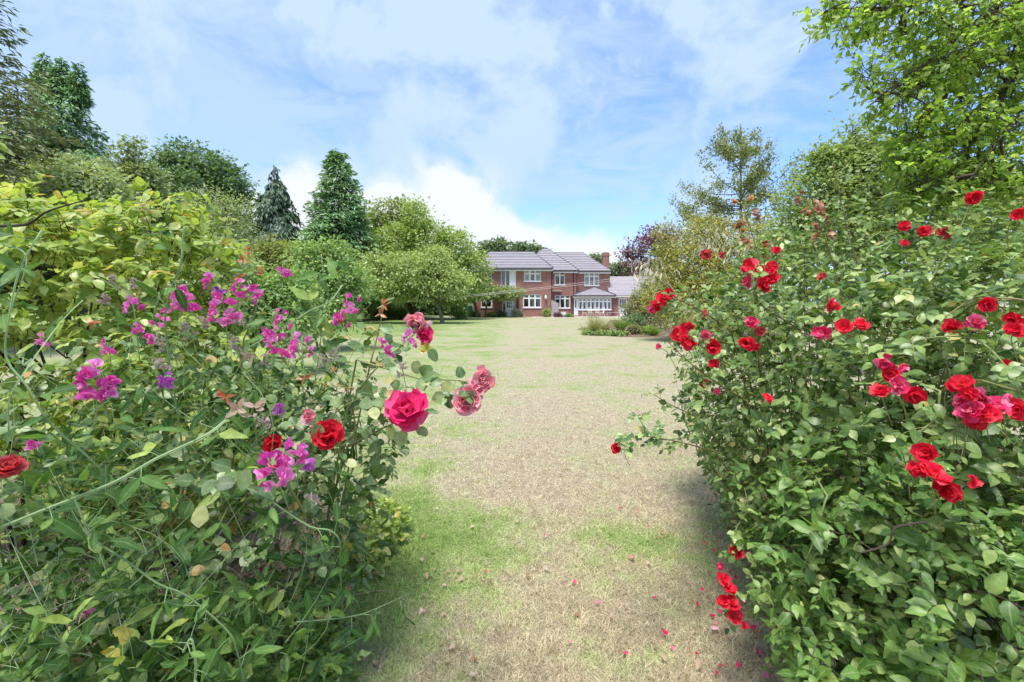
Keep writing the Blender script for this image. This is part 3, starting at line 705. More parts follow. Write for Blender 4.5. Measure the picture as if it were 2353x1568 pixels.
# -- garden room with hipped roof
YG = 49.9; zg = hz(672, YG)
gx0, gx1 = hx(1380, YG), hx(1745, YG); zs0, zs1 = hz(830, YG), hz(704, YG)
MB().box(gx0, gx1, YG, YG+.22, 0, zs0-.07).build('plinth_wall', M_BRICK, house)
MB().box(gx1-.2, gx1, YG+.22, YR, 0, zg-.3).build('side_wall', M_BRICK, house)
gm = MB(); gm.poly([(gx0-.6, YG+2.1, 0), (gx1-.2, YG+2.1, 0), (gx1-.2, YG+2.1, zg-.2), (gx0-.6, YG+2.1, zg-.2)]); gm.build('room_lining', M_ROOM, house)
for k in range(4):
    a = gx0+(gx1-gx0)*k/4; b = gx0+(gx1-gx0)*(k+1)/4
    window(house, (a+.01, b-.01, zs0, zs1), YG-.02, 2, .27, 0, False, True, k == 0 and False, 'garden_room_window')
MB().box(gx0-.05, gx1+.05, YG-.07, YG+.04, zs0-.068, zs0-.003).build('sill', M_WHITE, house)
x0, x1 = hx(1330, YG), gx0-.02
gd = MB(); gd.box(x0, x1, YG+.02, YG+.07, 0, .95)
for a, b in ((x0, x0+.13), (x1-.2, x1)): gd.box(a, b, YG+.02, YG+.07, .95, zs1)
gd.box(x0+.13, x1-.2, YG+.02, YG+.07, zs1-.12, zs1); g_door = gd.build('garden_room_door', M_WHITE, house)
MB().box(x0+.13, x1-.2, YG+.04, YG+.046, .95, zs1-.12).build('pane', M_GLASS, g_door)
MB().box(x0-.05, x1+.05, YG-.5, YG-.01, 0, .12).build('step', M_TERRA, house)
gr_ = MB(); ax = hx(1555, YR); apex = (ax, YR, hz(580, YR)); yE = YG-.35
e0, e1 = (hx(1318, yE), yE, zg), (hx(1795, yE), yE, zg); f0, f1 = (e0[0], YR, zg), (e1[0], YR, zg)
gr_.poly([e0, e1, apex]); gr_.poly([e1, f1, apex]); gr_.poly([f0, e0, apex]); gro = gr_.build('garden_room_roof', M_TILE, house)
for i in range(9):
    t0, t1 = i/9, min(.985, (i+1.1)/9); E0, E1, A_ = (np.array(q, float) for q in (e0, e1, apex)); nv = nrmz(np.cross(E1-E0, A_-E0))
    q = lambda E, t, o_: tuple(E+(A_-E)*t+nv*o_)
    MB().hexa([q(E0, t0, .002), q(E1, t0, .002), q(E1, t1, .002), q(E0, t1, .002)], [q(E0, t0, .05), q(E1, t0, .05), q(E1, t1, .02), q(E0, t1, .02)]).build('tile_course', M_TILE, gro)
for e in (e0, e1): MB().tube([np.array(e)+[0, 0, .05], np.array(apex)+[0, -.05, .07]], .07, 8).build('hip_tiles', M_RIDGE, gro)
MB().tube([(e0[0], yE-.05, zg-.05), (e1[0], yE-.05, zg-.05)], .055, 8).build('gutter', M_GUTTER, house)
MB().box(e0[0], e1[0], yE+.02, yE+.08, zg-.26, zg-.07).build('fascia', M_CREAM, house)
# -- single storey east range
YA = 51.2; hA = hole(1822, 1918, 700, 897, YA); hA = (hA[0], hA[1], .02, hA[3])
block(house, hx(1748, YA), hx(2330, YA), YA, 57, hz(675, YA), [hA])
ad_ = MB(); x0, x1, z0, z1 = hA; ad_.box(x0, x1, YA+.05, YA+.1, z0, z0+.95)
for a, b in ((x0, x0+.12), (x1-.12, x1)): ad_.box(a, b, YA+.05, YA+.1, z0+.95, z1)
ad_.box(x0+.12, x1-.12, YA+.05, YA+.1, z1-.14, z1)
for k in (1, 2): xm = x0+.12+(x1-x0-.24)*k/3; ad_.box(xm-.02, xm+.02, YA+.052, YA+.098, z0+.95, z1-.14)
ad_.box(x0+.12, x1-.12, YA+.054, YA+.096, (z0+.95+z1-.14)/2-.02, (z0+.95+z1-.14)/2+.02)
ado = ad_.build('back_door', M_WHITE, house); MB().box(x0+.12, x1-.12, YA+.07, YA+.075, z0+.95, z1-.14).build('pane', M_GLASS, ado)
ra = MB(); ex0, ex1 = hx(1728, 50.8), hx(2350, 50.8); ze_, zr_ = hz(672, 50.8), hz(465, 54.4)
ra.poly([(ex0, 50.8, ze_), (ex1, 50.8, ze_), (ex1, 54.4, zr_), (ex0, 54.4, zr_)]); ra.poly([(ex1, 50.8, ze_), (ex1, 58, ze_), (ex1, 54.4, zr_)]); ra.poly([(ex1, 58, ze_), (ex0, 58, ze_), (ex0, 54.4, zr_), (ex1, 54.4, zr_)])
rao = ra.build('east_roof', M_TILE, house)
for i in range(13):
    t0, t1 = i/13, min(1, (i+1.1)/13); yq = lambda t: 50.8+3.6*t; zq = lambda t: ze_+(zr_-ze_)*t
    MB().hexa([(ex0, yq(t0), zq(t0)+.003), (ex1, yq(t0), zq(t0)+.003), (ex1, yq(t1), zq(t1)+.003), (ex0, yq(t1), zq(t1)+.003)],
              [(ex0, yq(t0), zq(t0)+.05), (ex1, yq(t0), zq(t0)+.05), (ex1, yq(t1), zq(t1)+.02), (ex0, yq(t1), zq(t1)+.02)]).build('tile_course', M_TILE, rao)
MB().box(ex0, ex1, 50.84, 50.9, ze_-.2, ze_-.01).build('fascia', M_CREAM, house)
# wall lamp
lp = (hx(1018, YL), YL-.02, hz(690, YL)); wlamp = MB(); wlamp.box(lp[0]-.06, lp[0]+.06, YL-.05, YL-.003, lp[2]-.1, lp[2]+.2); wlamp.lathe([(.03, .16), (.13, .12), (.13, -.12), (.08, -.2), (.02, -.22)], (lp[0], YL-.2, lp[2]), 10); wlamp.tube([(lp[0], YL-.04, lp[2]+.14), (lp[0], YL-.2, lp[2]+.2)], .02, 6)
wlamp.build('wall_lamp', M_WHITE, house)
# weathered screen by the corner of the west wing
sx0, sx1 = hx(1082, 48.7), hx(1153, 48.7); zl, zr2 = hz(722, 48.7), hz(755, 48.7)
scn = thing('screen_panel', 'tall weathered grey board screen with a sloping top beside the white urn', 'screen', (sx0, 48.7, 0))
nbd = 6
for i in range(nbd):
    a, b = sx0+(sx1-sx0)*i/nbd, sx0+(sx1-sx0)*(i+1)/nbd-.006; za, zb = zl+(zr2-zl)*i/nbd, zl+(zr2-zl)*(i+1)/nbd
    MB().hexa([(a, 48.68, 0), (b, 48.68, 0), (b, 48.72, 0), (a, 48.72, 0)], [(a, 48.68, za), (b, 48.68, zb), (b, 48.72, zb), (a, 48.72, za)]).build('board', M_SCREEN, scn)
MB().box(sx1+.002, sx1+.07, 48.65, 48.75, 0, zr2+.06).build('post', M_SCREEN, scn)
# urn, butt, furniture
tag(MB().lathe([(.18, 0), (.22, .04), (.16, .08), (.30, .2), (.34, .42), (.30, .5), (.33, .53), (.28, .53), (.2, .4)], (hx(1215, 47.6), 47.6, 0.01), 24).build('stone_urn', M_STONE, smooth=True), 'squat white stone urn standing before the middle bay of the house', 'urn')
M_BUTT = plain_mat('green_plastic', (0.03, 0.16, 0.07), 0.45, 0.4, 0.1, 4)
bt = thing('water_butt', 'green plastic water butt at the corner of the house', 'water butt', (hx(182, 48.8), 48.8, 0)); bl = bt.location
MB().lathe([(.26, 0), (.30, .5), (.27, 1.05), (.27, 1.1)], tuple(bl), 20).build('barrel', M_BUTT, bt, True)
MB().lathe([(.285, 1.1), (.285, 1.15), (.2, 1.2), (.05, 1.24)], tuple(bl), 20).build('lid', M_BUTT, bt, True)
tb_ = thing('garden_table', 'cream metal garden table outside the garden room', 'table', (hx(1540, 47.2), 47.2, 0)); q = tb_.location
MB().lathe([(.0, .70), (.62, .70), (.64, .72), (.62, .74), (.0, .745)], tuple(q), 28).build('table_top', M_CREAM, tb_, True)
for k in range(4):
    a = R(45+90*k); MB().tube(curve_pts([(q[0]+.5*math.cos(a), q[1]+.5*math.sin(a), 0), (q[0]+.36*math.cos(a), q[1]+.36*math.sin(a), .35), (q[0]+.46*math.cos(a), q[1]+.46*math.sin(a), .70)], 8), .022, 6).build('leg', M_CREAM, tb_, True)
def garden_chair(cx, Y, ang, label):
    t = thing('garden_chair', label, 'chair', (hx(cx, Y), Y, 0), 'chairs round the garden table'); l = np.array(t.location)
    c, s = math.cos(ang), math.sin(ang); w = lambda x, y, z: l + np.array([x*c - y*s, x*s + y*c, z])
    MB().hexa([w(-.22, -.22, .43), w(.22, -.22, .43), w(.22, .22, .43), w(-.22, .22, .43)], [w(-.22, -.22, .46), w(.22, -.22, .46), w(.22, .22, .46), w(-.22, .22, .46)]).build('seat', M_CREAM, t)
    for x, y in ((-.2, -.2), (.2, -.2)): MB().tube([w(x, y, 0), w(x, y, .43)], .018, 6).build('leg', M_CREAM, t)
    for x in (-.2, .2): MB().tube([w(x, .28, 0), w(x, .2, .45), w(x*.95, .3, .95)], .018, 6).build('leg', M_CREAM, t)
    mb = MB(); mb.tube(curve_pts([w(-.19, .3, .93), w(0, .32, 1.02), w(.19, .3, .93)], 8), .018, 6)
    for k in range(5): x = -.14+.07*k; mb.tube([w(x, .21, .46), w(x, .30, .96)], .01, 5)
    mb.build('backrest', M_CREAM, t)
garden_chair(1450, 47.1, R(80), 'cream metal chair at the west end of the garden table')
garden_chair(1632, 47.1, R(-80), 'cream metal chair at the east end of the garden table')
garden_chair(1515, 48.2, R(10), 'cream metal chair between table and garden room, nearer the garden room door')
garden_chair(1585, 48.2, R(-12), 'cream metal chair between table and garden room, farther from the garden room door')
bn = thing('garden_bench', 'low weathered bench in front of the east range', 'bench', (hx(1765, 49.4), 49.4, 0)); q = bn.location
for k in range(4): MB().box(q[0]-.75, q[0]+.75, 49.2+.1*k, 49.28+.1*k, .42, .46).build('slat', M_SCREEN, bn)
for sx in (-.65, .65):
    for yy_ in (49.22, 49.54): MB().box(q[0]+sx-.03, q[0]+sx+.03, yy_, yy_+.05, 0, .418).build('leg', M_SCREEN, bn)
# overhead wires and their pole
M_WIRE = plain_mat('wire', (0.55, 0.52, 0.50), 0.5, 0.3, 0.05, 3)
M_POLE = plain_mat('galvanised', (0.35, 0.36, 0.37), 0.5, 0.4, 0.1, 10)
po = P(2175*KH/1.632+1700/1.632, 747, 31.5)
MB().tube([(po[0], 31.5, 0), (po[0], 31.5, 3.6)], .045, 10).build('line_post', M_POLE, smooth=True)
tag(bpy.data.objects['line_post'], 'thin grey metal post standing in the border before the east range', 'post')
for dz_, lb in ((0.0, 'upper pale line strung across the lawn from the tree to the grey post'), (-.16, 'lower pale line strung across the lawn from the tree to the grey post')):
    a = P(930, 694, 36.5) + np.array([0, 0, .05+dz_*.4]); b = np.array([po[0], 31.5, 3.55+dz_]); mids = [a*(1-t)+b*t-np.array([0, 0, 4*.12*t*(1-t)]) for t in np.linspace(0, 1, 14)]
    tag(MB().tube(mids, .011, 5).build('washing_line', M_WIRE), lb, 'wire')
# ================================================================== TREES AND SHRUBS
class QuadT(Template):
    def __init__(s, shapes):
        s.T = np.array(shapes, float); s.side = np.array([0, 1, 0, 1.0]); s.along = np.array([0, .5, 1, .5]); s.faces = [(0, 3, 2, 1)]; s.meshes = {}
        s.loops = np.array([0, 3, 2, 1]); s.sizes = np.array([4])
def dia(w, m, f, c): return [(0, 0, 0), (-w, m, f), (0, 1, -c), (w, m, f)]
DIAM = QuadT([dia(.30, .45, .10, .1), dia(.36, .5, .05, .25), dia(.27, .4, .16, 0), dia(.33, .55, -.05, .15)])
SPRAY = QuadT([dia(.15, .5, .05, .2), dia(.20, .55, .08, .1), dia(.12, .45, .0, .3)])

BARK = leaf_mat('bark', [(0, (0.075, 0.06, 0.048)), (.5, (0.11, 0.09, 0.072)), (1, (0.06, 0.05, 0.04))], 0.9, 0.0, 0.15)
BARK_G = leaf_mat('mossy_bark', [(0, (0.11, 0.10, 0.06)), (.5, (0.16, 0.14, 0.10)), (1, (0.09, 0.085, 0.05))], 0.9, 0.0, 0.15)
def fol(name, dark, light, odd=None, **kw):
    mid = tuple((a+b)/2 for a, b in zip(dark, light))
    st = [(0, dark), (.35, mid), (.8, light), (1.0, odd or light)]
    kw.setdefault('rough', .5); kw.setdefault('trans', .35)
    return leaf_mat(name, st, **kw)
L_LIME = fol('lime_foliage', (.22, .335, .065), (.38, .48, .145), (.45, .53, .21))
L_APPLE = fol('pale_apple_foliage', (.24, .34, .10), (.41, .50, .19), (.48, .55, .27))
L_MID = fol('mid_green_foliage', (0.151, 0.267, 0.075), (0.333, 0.483, 0.167), (0.467, 0.567, 0.233))
L_GREY = fol('grey_green_foliage', (0.220, 0.298, 0.133), (0.439, 0.517, 0.267), (0.564, 0.612, 0.361))
L_DARK = fol('dark_foliage', (0.085, 0.160, 0.066), (0.206, 0.309, 0.131))
L_YEW = fol('yew_foliage', (0.085, 0.122, 0.056), (0.225, 0.271, 0.122), (0.281, 0.244, 0.131), trans=.2)
L_CONE = fol('conifer_foliage', (0.099, 0.209, 0.099), (0.265, 0.442, 0.187), (0.331, 0.508, 0.221), trans=.2)
L_BLUE = fol('blue_conifer_foliage', (.05, .095, .055), (.125, .195, .115), trans=.2)
L_GOLD = fol('golden_conifer_foliage', (0.202, 0.230, 0.058), (0.490, 0.475, 0.130), (0.605, 0.547, 0.187), trans=.25)
L_OLIVE = fol('olive_conifer_foliage', (.13, .17, .06), (.29, .34, .125), (.40, .41, .18), trans=.35)
L_COPPER = fol('copper_foliage', (0.121, 0.057, 0.073), (0.275, 0.138, 0.154), (0.227, 0.130, 0.162), trans=.2, tint=(1, .8, .8))
L_FAR = fol('far_foliage', (0.113, 0.172, 0.098), (0.239, 0.314, 0.179))

def trunk_tube(pts, r0, r1, parent, mat=BARK, name='trunk', sides=9, flare=1.35):
    c = curve_pts(pts, 12); n = len(c); r = r0 + (r1-r0)*np.linspace(0, 1, n)**.8; r[0] *= flare
    o = mobj(name, None, None) if False else MB().tube(c, r, sides).build(name, mat, parent, True)
    return o
def lobe(px, py, rx, ry, Y, depth=1.0):
    c = P(px, py, Y); k = Y / F
    return (c[0], c[1], c[2], rx*k, rx*k*depth, ry*k)
def foliage_arrays(lobes, n_clump, per, cr, L, rng, tp=DIAM, rmin=.5, uneven=.24, droop=.15, seed=1.0, flat=.55, jit=.5, zmin=.15, freq=None, power=.6):
    c, nn = shell(lobes, n_clump, rmin, rng, uneven, seed, zmin, power, freq)
    n = len(c) * per
    nn = np.repeat(nn, per, 0); cc = np.repeat(c, per, 0)
    g = rng.normal(size=(n, 3)); g[:, 2] *= flat
    pos = cc + g * cr * np.repeat(rng.uniform(.6, 1.35, len(c)), per)[:, None]
    pos[:, 2] = np.maximum(pos[:, 2], 0.03)
    D = nn*.55 + nrmz(g)*.6 + rng.normal(size=(n, 3))*jit; D[:, 2] -= droop
    N = nn*.5 + UP*.9 + rng.normal(size=(n, 3))*.45
    rn = (np.repeat(rng.random(len(c)), per)*.45 + rng.random(n)*.55)
    return place(tp, pos, D, N, L*rng.uniform(.65, 1.35, n), rnd=rn, rng=rng), c, nn[::per]
def broadleaf(name, label, cat, base, lobes, n_clump, per, cr, L, mat, seed, tr=.2, group=None, tp=DIAM, limbs=True, twig=.02, lean=0, stems=1, bark=BARK, crown_name='crown', **kw):
    rng = np.random.default_rng(seed)
    t = thing(name, label, cat, (base[0], base[1], 0), group)
    pl, c, nn = foliage_arrays(lobes, n_clump, per, cr, L, rng, tp, seed=seed*1.37, **kw)
    leaves_mesh(crown_name, pl, mat, t)
    cen = np.array([l[:3] for l in lobes]).mean(0); zlow = min(l[2]-l[5]*.6 for l in lobes)
    if limbs:
        for s in range(stems):
            off = np.array([rng.normal()*.15*(stems > 1)*3, rng.normal()*.2*(stems > 1), 0])
            fork = np.array([base[0]*.75+cen[0]*.25, base[1]*.5+cen[1]*.5, max(.3, zlow*.75+.2)]) + off*1.8
            trunk_tube([np.array([base[0], base[1], -.05])+off, (np.array([base[0], base[1], 0])+fork)/2+off*.3+rng.normal(size=3)*.04, fork], tr, tr*.72, t, bark)
            for l in lobes[s::stems]:
                e = np.array(l[:3]) + np.array([0, 0, l[5]*.35])
                m = (fork+e)/2 + np.array([rng.normal()*.1, rng.normal()*.1, -.08])*l[3]
                trunk_tube([fork-[0, 0, .1], m, e], tr*.6, tr*.12, t, bark, 'limb', 7, 1.0)
        # twigs reach from the lobe centres to a share of the leaf clumps
        k = rng.choice(len(c), min(len(c), 260), replace=False)
        lc = np.array([l[:3] for l in lobes]); near = lc[np.argmin(np.linalg.norm(c[k][:, None]-lc[None], axis=2), axis=1)]
        A = near + (c[k]-near)*.15; B = near + (c[k]-near)*.55 + np.array([0, 0, -.05])
        twigs_mesh('branches', A, B, c[k], twig, twig*.3, bark, t)
    return t
def conifer(name, label, base, zt, prof, n_br, mat, seed, zb=.3, asc=.1, droop=.25, sp=14, L=.35, tips=(), group=None, tr=.25, hang=.3, lat=.32, tp=SPRAY, bark=BARK, jitter=.12, w=1.0):
    """prof: [(fraction down from the tip, radius in m)]"""
    rng = np.random.default_rng(seed); t = thing(name, label, 'tree', (base[0], base[1], 0), group)
    trunk_tube([(base[0], base[1], -.05), (base[0]+.03, base[1], zt*.5), (base[0], base[1], zt*.97)], tr, .03, t, bark)
    pf = np.array(prof)
    def cone(bx, by, ztop, zbot, scale, nb):
        u = rng.random(nb)**.62; rr = np.interp(u, pf[:, 0], pf[:, 1])*scale
        az = rng.random(nb)*2*math.pi; ln = rr*rng.uniform(.72, 1.13, nb)*(1+jitter*np.sin(az*3+u*21+seed))
        z = ztop-(ztop-zbot)*u
        A = np.stack([np.full(nb, bx), np.full(nb, by), z], 1); hd = np.stack([np.cos(az), np.sin(az), np.zeros(nb)], 1)
        return A, hd, ln
    parts = [cone(base[0], base[1], zt, zb, 1, n_br)]
    for dx_, dz_, s_, h_ in tips: parts.append(cone(base[0]+dx_, base[1], zt+dz_, zt+dz_-h_, s_, n_br//6))
    A = np.concatenate([p[0] for p in parts]); hd = np.concatenate([p[1] for p in parts]); ln = np.concatenate([p[2] for p in parts])
    n = len(A); cnt = np.maximum(3, (sp*ln/ln.mean())).astype(int); idx = np.repeat(np.arange(n), cnt); m = len(idx)
    s = rng.random(m)**.55*.9+.1
    lv = np.stack([-hd[:, 1], hd[:, 0], np.zeros(n)], 1)[idx]; lj = rng.normal(size=m)*lat*(1.05-s*.6)*ln[idx]*.55
    pos = A[idx] + hd[idx]*(ln[idx]*s)[:, None] + lv*lj[:, None]
    pos[:, 2] += ln[idx]*(asc*s - droop*s*s) + rng.normal(size=m)*.05*L/.3
    D = hd[idx]*(.9-hang*.6) + lv*np.sign(lj)[:, None]*.35 + rng.normal(size=(m, 3))*.28; D[:, 2] += asc*.5-droop*.4-hang
    N = UP*.8 + hd[idx]*(.35+hang*.6) + rng.normal(size=(m, 3))*.35
    leaves_mesh('crown', place(tp, pos, D, N, L*rng.uniform(.6, 1.35, m), rnd=np.clip(.25*rng.random(n)[idx]+.75*rng.random(m)*(.35+.65*s), 0, .99), wid=w, rng=rng), mat, t)
    C = A + hd*(ln*.92)[:, None]; C[:, 2] += ln*(asc-droop)*.9; B = A+hd*(ln*.5)[:, None]; B[:, 2] += ln*asc*.5
    sel = rng.random(n) < .5
    twigs_mesh('branches', A[sel], B[sel], C[sel], .02+.006*ln[sel], .006, bark, t)
    return t
def zof(py, Y): return CH + (HY-py)/F*Y
def xof(px, Y): return (px-CX)/F*Y

# ---- distant masses that close the horizon behind everything
rng = np.random.default_rng(5)
lob = [lobe(px, 676-10*math.sin(px*.013)-6*math.sin(px*.05), 90, 34+8*math.sin(px*.021), 85) for px in range(-500, 1130, 75)] + [lobe(px, 672-7*math.sin(px*.03), 60, 36, 85) for px in range(1400, 2900, 75)]
pl, _, _ = foliage_arrays(lob, 2600, 12, .55, .75, rng, seed=3)
tag(leaves_mesh('far_treeline', pl, L_FAR, None), 'distant line of woodland closing the garden behind the trees', 'woodland')
# trees behind the house roof
Yb = 82
broadleaf('roof_backdrop_tree', 'dark rounded tree rising behind the west end of the house roof', 'tree', (xof(1130, Yb), Yb), [lobe(1128, 592, 26, 38, Yb), lobe(1148, 585, 24, 32, Yb)], 260, 16, .5, .6, L_FAR, 21, .3, limbs=False)
conifer('roof_backdrop_conifer', 'small pointed conifer rising behind the house roof', (xof(1173, Yb), Yb), zof(543, Yb), [(0, .2), (.25, 1.0), (1, 2.6)], 240, L_FAR, 22, zb=4, L=.7, sp=10)
broadleaf('roof_backdrop_tree', 'dark spreading tree behind the roof ridge, right of the small conifer', 'tree', (xof(1205, Yb), Yb), [lobe(1196, 585, 24, 26, Yb), lobe(1222, 590, 24, 24, Yb), lobe(1238, 596, 18, 22, Yb)], 300, 16, .5, .6, L_FAR, 23, .3, limbs=False)
broadleaf('chimney_backdrop_tree', 'thin dark treetop showing left of the chimney', 'tree', (xof(1369, Yb), Yb), [lobe(1369, 596, 8, 16, Yb), lobe(1374, 612, 14, 18, Yb)], 70, 16, .35, .5, L_FAR, 24, .3, limbs=False)
broadleaf('gable_backdrop_tree', 'dark tree just right of the chimney above the east range', 'tree', (xof(1418, 75), 75), [lobe(1412, 628, 18, 22, 75), lobe(1432, 630, 16, 24, 75), lobe(1450, 640, 22, 22, 75)], 240, 16, .4, .5, L_FAR, 25, .3, limbs=False)
broadleaf('copper_beech', 'purple leaved copper beech right of the chimney', 'tree', (xof(1490, 66), 66), [lobe(1470, 575, 30, 28, 66), lobe(1500, 548, 30, 28, 66), lobe(1475, 612, 40, 26, 66), lobe(1535, 545, 28, 26, 66), lobe(1440, 583, 16, 10, 66)], 230, 16, .42, .36, L_COPPER, 26, .35, uneven=.6, twig=.05)
broadleaf('grey_tree', 'small blue-green tree in front of the copper beech', 'tree', (xof(1524, 52), 52), [lobe(1524, 588, 24, 34, 52), lobe(1535, 620, 30, 30, 52)], 200, 16, .3, .35, fol('blue_green', (.07, .12, .085), (.17, .24, .17)), 27, .2, limbs=False)

# ---- west side: tall conifers and broadleaves
Y = 26
conifer('cypress_tree', 'tallest dense green cypress with several pointed tips', (xof(140, Y), Y), zof(172, Y), [(0, .1), (.05, .55), (.12, 1.05), (.35, 2.0), (.7, 2.9), (1, 3.3)], 1600, L_CONE, 31, zb=2.0, asc=.35, droop=.35, sp=26, L=.28, hang=.3, tips=((-.95, 1.3, .15, 2.6), (.05, 1.0, .13, 2.2), (1.0, .7, .13, 2.4)), tr=.4, jitter=.2)
Y = 20
conifer('yew_tree', 'dark brownish green yew with flat layered boughs below the cypress', (xof(40, Y), Y), zof(188, Y), [(0, .2), (.2, 1.4), (.5, 2.8), (.8, 3.3), (1, 3.2)], 620, L_YEW, 32, zb=1.5, asc=.12, droop=.22, sp=46, L=.28, hang=.1, lat=.5, tr=.35, jitter=.3)
Y = 13
conifer('pine_tree', 'tall dark pine at the edge, its bough tips against the sky', (xof(-165, Y), Y), 13.5, [(0, .4), (.3, 1.9), (.6, 2.55), (1, 2.6)], 260, L_YEW, 33, zb=3.0, asc=.25, droop=.3, sp=42, L=.22, hang=.15, lat=.35, tr=.22)
Y = 17
broadleaf('pale_tree', 'pale grey-green leafy tree in front of the tall cypress', 'tree', (xof(190, Y), Y), [lobe(145, 425, 50, 48, Y), lobe(215, 432, 55, 50, Y), lobe(185, 500, 105, 85, Y), lobe(115, 475, 55, 62, Y), lobe(180, 385, 24, 26, Y)], 900, 14, .26, .17, L_GREY, 34, .15, uneven=.25)
Y = 24
broadleaf('slim_tree', 'slim greyish tree with an upright top between pale tree and dark oak', 'tree', (xof(302, Y), Y), [lobe(300, 356, 15, 32, Y), lobe(285, 402, 28, 34, Y), lobe(325, 415, 32, 34, Y), lobe(305, 470, 62, 62, Y)], 620, 14, .28, .2, fol('greyish', (0.165, 0.242, 0.099), (0.352, 0.418, 0.198), (0.418, 0.407, 0.242)), 35, .16, uneven=.3)
Y = 40
broadleaf('dark_oak', 'broad dark green tree with a domed top left of the blue conifer', 'tree', (xof(450, Y), Y), [lobe(425, 370, 46, 44, Y), lobe(478, 385, 46, 40, Y), lobe(390, 400, 38, 42, Y), lobe(520, 425, 48, 46, Y), lobe(455, 450, 90, 70, Y), lobe(545, 480, 36, 50, Y), lobe(450, 560, 120, 90, Y)], 1500, 14, .42, .32, L_DARK, 36, .4, uneven=.22)
Y = 30
broadleaf('willow_shrub', 'large pale silvery shrub below the dark oak', 'shrub', (xof(495, Y), Y), [lobe(470, 490, 52, 52, Y), lobe(530, 500, 45, 55, Y), lobe(500, 560, 85, 80, Y), lobe(440, 560, 50, 70, Y)], 800, 14, .3, .2, L_GREY, 37, .15, uneven=.28, tp=SPRAY)
Y = 37
conifer('blue_conifer', 'blue-green weeping conifer with a thin ragged top', (xof(630, Y), Y), zof(374, Y), [(0, .12), (.12, .4), (.2, .85), (.32, 1.5), (.52, 2.25), (.8, 2.8), (1, 3.0)], 860, L_BLUE, 38, zb=1.0, asc=.25, droop=.5, sp=22, L=.42, hang=.75, tips=((.55, -1.4, .2, 1.8), (-.5, -2.0, .2, 1.8)), tr=.3, jitter=.3)
Y = 38
conifer('cone_conifer', 'neat cone shaped green conifer, tallest beside the lime tree', (xof(779, Y), Y), zof(338, Y), [(0, .22), (.1, .8), (.3, 1.75), (.55, 2.7), (.8, 3.1), (1, 3.2)], 1300, L_CONE, 39, zb=1.0, asc=.28, droop=.22, sp=20, L=.4, hang=.15, tips=((-.32, -.35, .2, 1.4),), tr=.35)
Y = 46
broadleaf('background_tree', 'mid green tree half hidden behind the lime tree', 'tree', (xof(895, Y), Y), [lobe(885, 490, 36, 34, Y), lobe(925, 500, 36, 40, Y), lobe(860, 520, 28, 40, Y), lobe(905, 560, 60, 60, Y), lobe(905, 640, 80, 70, Y)], 620, 14, .42, .34, fol('bg_green', (.17, .24, .06), (.31, .38, .13)), 40, .3)
Y = 41
broadleaf('lime_tree', 'large spreading lime green tree at the west edge of the lawn', 'tree', (xof(968, Y), Y), [lobe(955, 505, 34, 48, Y), lobe(918, 560, 52, 46, Y), lobe(985, 555, 50, 46, Y), lobe(1045, 575, 52, 46, Y), lobe(1078, 622, 46, 46, Y), lobe(1000, 620, 80, 56, Y), lobe(905, 610, 66, 52, Y), lobe(850, 620, 46, 46, Y), lobe(850, 662, 50, 34, Y), lobe(1000, 672, 70, 26, Y), lobe(1070, 668, 40, 28, Y), lobe(920, 672, 60, 28, Y)], 2600, 14, .34, .25, L_LIME, 41, .3, uneven=.3, stems=2, twig=.03)
Y = 33.5
broadleaf('apple_tree', 'pale old apple tree with a mossy trunk in front of the lime tree', 'tree', (xof(1017, Y), Y), [lobe(1005, 632, 46, 40, Y), lobe(940, 622, 52, 46, Y), lobe(870, 630, 50, 48, Y), lobe(1045, 655, 38, 34, Y), lobe(825, 655, 30, 36, Y), lobe(905, 668, 44, 24, Y), lobe(980, 666, 44, 26, Y), lobe(1000, 590, 30, 26, Y)], 1200, 14, .26, .19, L_APPLE, 42, .17, uneven=.5, bark=BARK_G, zmin=1.1)
# ivy sleeve on the apple trunk
rng = np.random.default_rng(77)
Y = 46.6
broadleaf('doorway_tree', 'small flat topped tree growing in front of the porch door', 'tree', (xof(1112, Y), Y), [lobe(1082, 662, 30, 16, Y), lobe(1100, 652, 28, 18, Y), lobe(1145, 670, 32, 11, Y), lobe(1180, 672, 22, 12, Y), lobe(1120, 676, 40, 14, Y), lobe(1070, 676, 28, 12, Y), lobe(1160, 678, 30, 12, Y)], 620, 14, .2, .19, fol('doorway_leaf', (.16, .25, .08), (.33, .41, .17), (.42, .44, .2)), 43, .13, uneven=.25, bark=BARK_G, zmin=1.9, stems=2)
# hedge in deep shade, west of the house
hl = [(x, 55+rng.normal()*.4, 1.6, 1.6, 1.4, 2.0+rng.random()*.6) for x in np.arange(-24, -5.2, 1.6)]
pl, _, _ = foliage_arrays(hl, 1700, 14, .35, .3, rng, seed=4, zmin=.05)
hd_ = thing('hedge', 'tall dark hedge in the shade left of the house', 'hedge', (-12, 55, 0)); leaves_mesh('foliage', pl, L_DARK, hd_)
